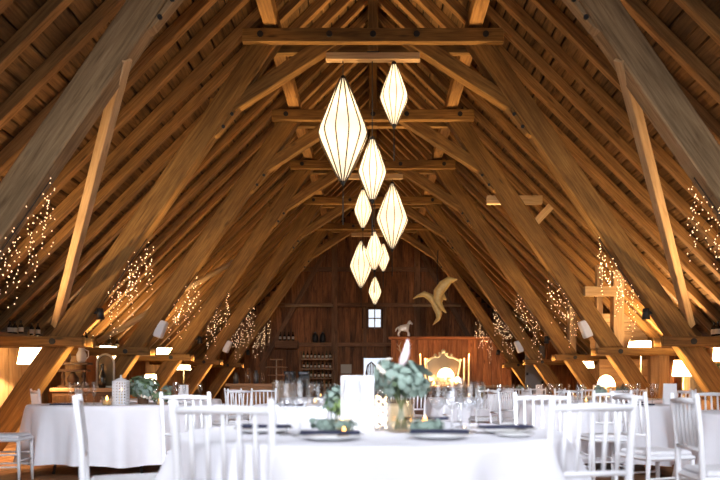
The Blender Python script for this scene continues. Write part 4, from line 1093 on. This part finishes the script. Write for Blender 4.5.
b = BM(); lathe(b, [(.05, 0), (.06, .02), (.07, .12), (.06, .22), (.03, .3), (.025, .4), (.035, .42)], 14, cap0=True, cap1=True); obj('vase_body', b, 'bottle', t)
# curtains on the side walls between the posts
def curtain(x, y0, y1, z1, mat, label, grp=None):
    b = BM(); n = 60; cols = []
    for k2 in range(n + 1):
        y = y0 + (y1 - y0) * k2 / n; dx = .035 * math.sin(k2 * 1.15) + .012 * math.sin(k2 * 2.9)
        cols.append([b.verts.new((x + dx * (.4 + .6 * (1 - zz)), y, .04 + (z1 - .04) * zz)) for zz in (0, .35, .7, 1)])
    for k2 in range(n):
        for j in range(3):
            f = b.faces.new((cols[k2][j], cols[k2 + 1][j], cols[k2 + 1][j + 1], cols[k2][j + 1])); f.smooth = True
    r = bmesh.ops.solidify(b, geom=b.faces[:], thickness=.006)
    tag(obj('curtain', b, mat), label, 'curtain', grp)
curtain(-5.98, 12.9, 13.6, 1.66, 'curtain', 'rust curtain on the left wall behind the arched mirror')
curtain(-5.98, 14.6, 15.5, 1.66, 'curtain', 'rust curtain on the left wall beyond the second post')
curtain(-5.98, 17.2, 18.4, 1.66, 'curtain', 'rust curtain on the left wall far back')
curtain(5.98, 12.6, 13.2, 1.66, 'cream_curtain', 'cream curtain on the right wall between the lamp shades')
curtain(5.98, 13.9, 14.6, 1.66, 'curtain', 'rust curtain on the right wall behind the foot beam')
t = thing('sideboard', 'pale sideboard at the right under the white lamp shades', 'sideboard', (5.55, 11.5, 0))
b = BM(); box(b, -.3, .3, -.25, .25, .78, .84, .01, axis=0); obj('worktop', b, 'counter', t)
b = BM(); box(b, -.27, .27, -.22, .22, .06, .78, .01, axis=2); obj('body', b, 'counter', t)
for sx in (-.24, .24):
    b = BM(); box(b, sx - .025, sx + .025, -.2, .2, 0, .06, 0); obj('leg', b, 'dark_wood', t)
t = thing('flower_arrangement', 'dark dried bouquet in a pale vase on the right sideboard', 'flowers', (5.6, 11.45, .84))
b = BM(); lathe(b, [(.05, 0), (.07, .02), (.075, .12), (.045, .2), (.05, .22)], 14, cap0=True); obj('vase', b, 'china', t)
b = BM(); leaves(b, (0, 0, .36), .15, .15, .16, 90, .03, 77); obj('foliage', b, 'leaf_dark', t)

# ------------------------------------------------------------------ light, world, camera
def daylight(name, loc, tgt, energy, sx, sy, spread, col=(.86, .91, 1.0)):
    o = light(name, 'AREA', loc, energy, col, None, shape='RECTANGLE', size=sx, size_y=sy, spread=math.radians(spread))
    o.rotation_euler = (Vector(tgt) - Vector(loc)).to_track_quat('-Z', 'Y').to_euler(); return o
# added daylight fills: high and low behind the camera, one under each slope
daylight('gable_fill_daylight', (0, Y0 + .4, 4.2), (0, 10.0, .4), 140, 3.0, 1.4, 50)  # high fill added to reach the tables further back
daylight('frontal_fill_daylight', (0, Y0 + .2, 1.3), (0, 5, .2), 46, 5.0, 2.0, 100)  # frontal fill added to brighten the near chair backs
for s_ in (-1, 1):
    daylight('overhead_fill_daylight', (s_ * 3.7, 2.6, 3.85), (s_ * .2, 4.2, .6), 35, 1.3, 2.4, 110)  # overhead fill added for the tabletops; the roof has no opening here
w = bpy.data.worlds.new('World'); bpy.context.scene.world = w; w.use_nodes = True
bg = w.node_tree.nodes['Background']; bg.inputs[0].default_value = (.92, .96, 1.0, 1); bg.inputs[1].default_value = 1.2
cam = bpy.data.cameras.new('camera'); co = bpy.data.objects.new('camera', cam); C.objects.link(co)
co.location = (0, 0, CAMZ); co.rotation_euler = (PI / 2, 0, 0)
cam.sensor_width = 36; cam.lens = 35.0; cam.shift_x = -13 / 720; cam.shift_y = 145 / 720
cam.clip_start = .05; cam.clip_end = 200
cam.dof.use_dof = True; cam.dof.focus_distance = 11.5; cam.dof.aperture_fstop = 1.9
sc = bpy.context.scene; sc.camera = co
sc.view_settings.view_transform = 'Standard'; sc.view_settings.look = 'None'; sc.view_settings.exposure = 0.0; sc.view_settings.gamma = 1.0
sc.cycles.use_denoising = True
sc.cycles.max_bounces = 6; sc.cycles.diffuse_bounces = 4; sc.cycles.glossy_bounces = 3; sc.cycles.transmission_bounces = 4; sc.cycles.transparent_max_bounces = 16
sc.cycles.sample_clamp_indirect = 6.0
sc.cycles.caustics_reflective = False; sc.cycles.caustics_refractive = False
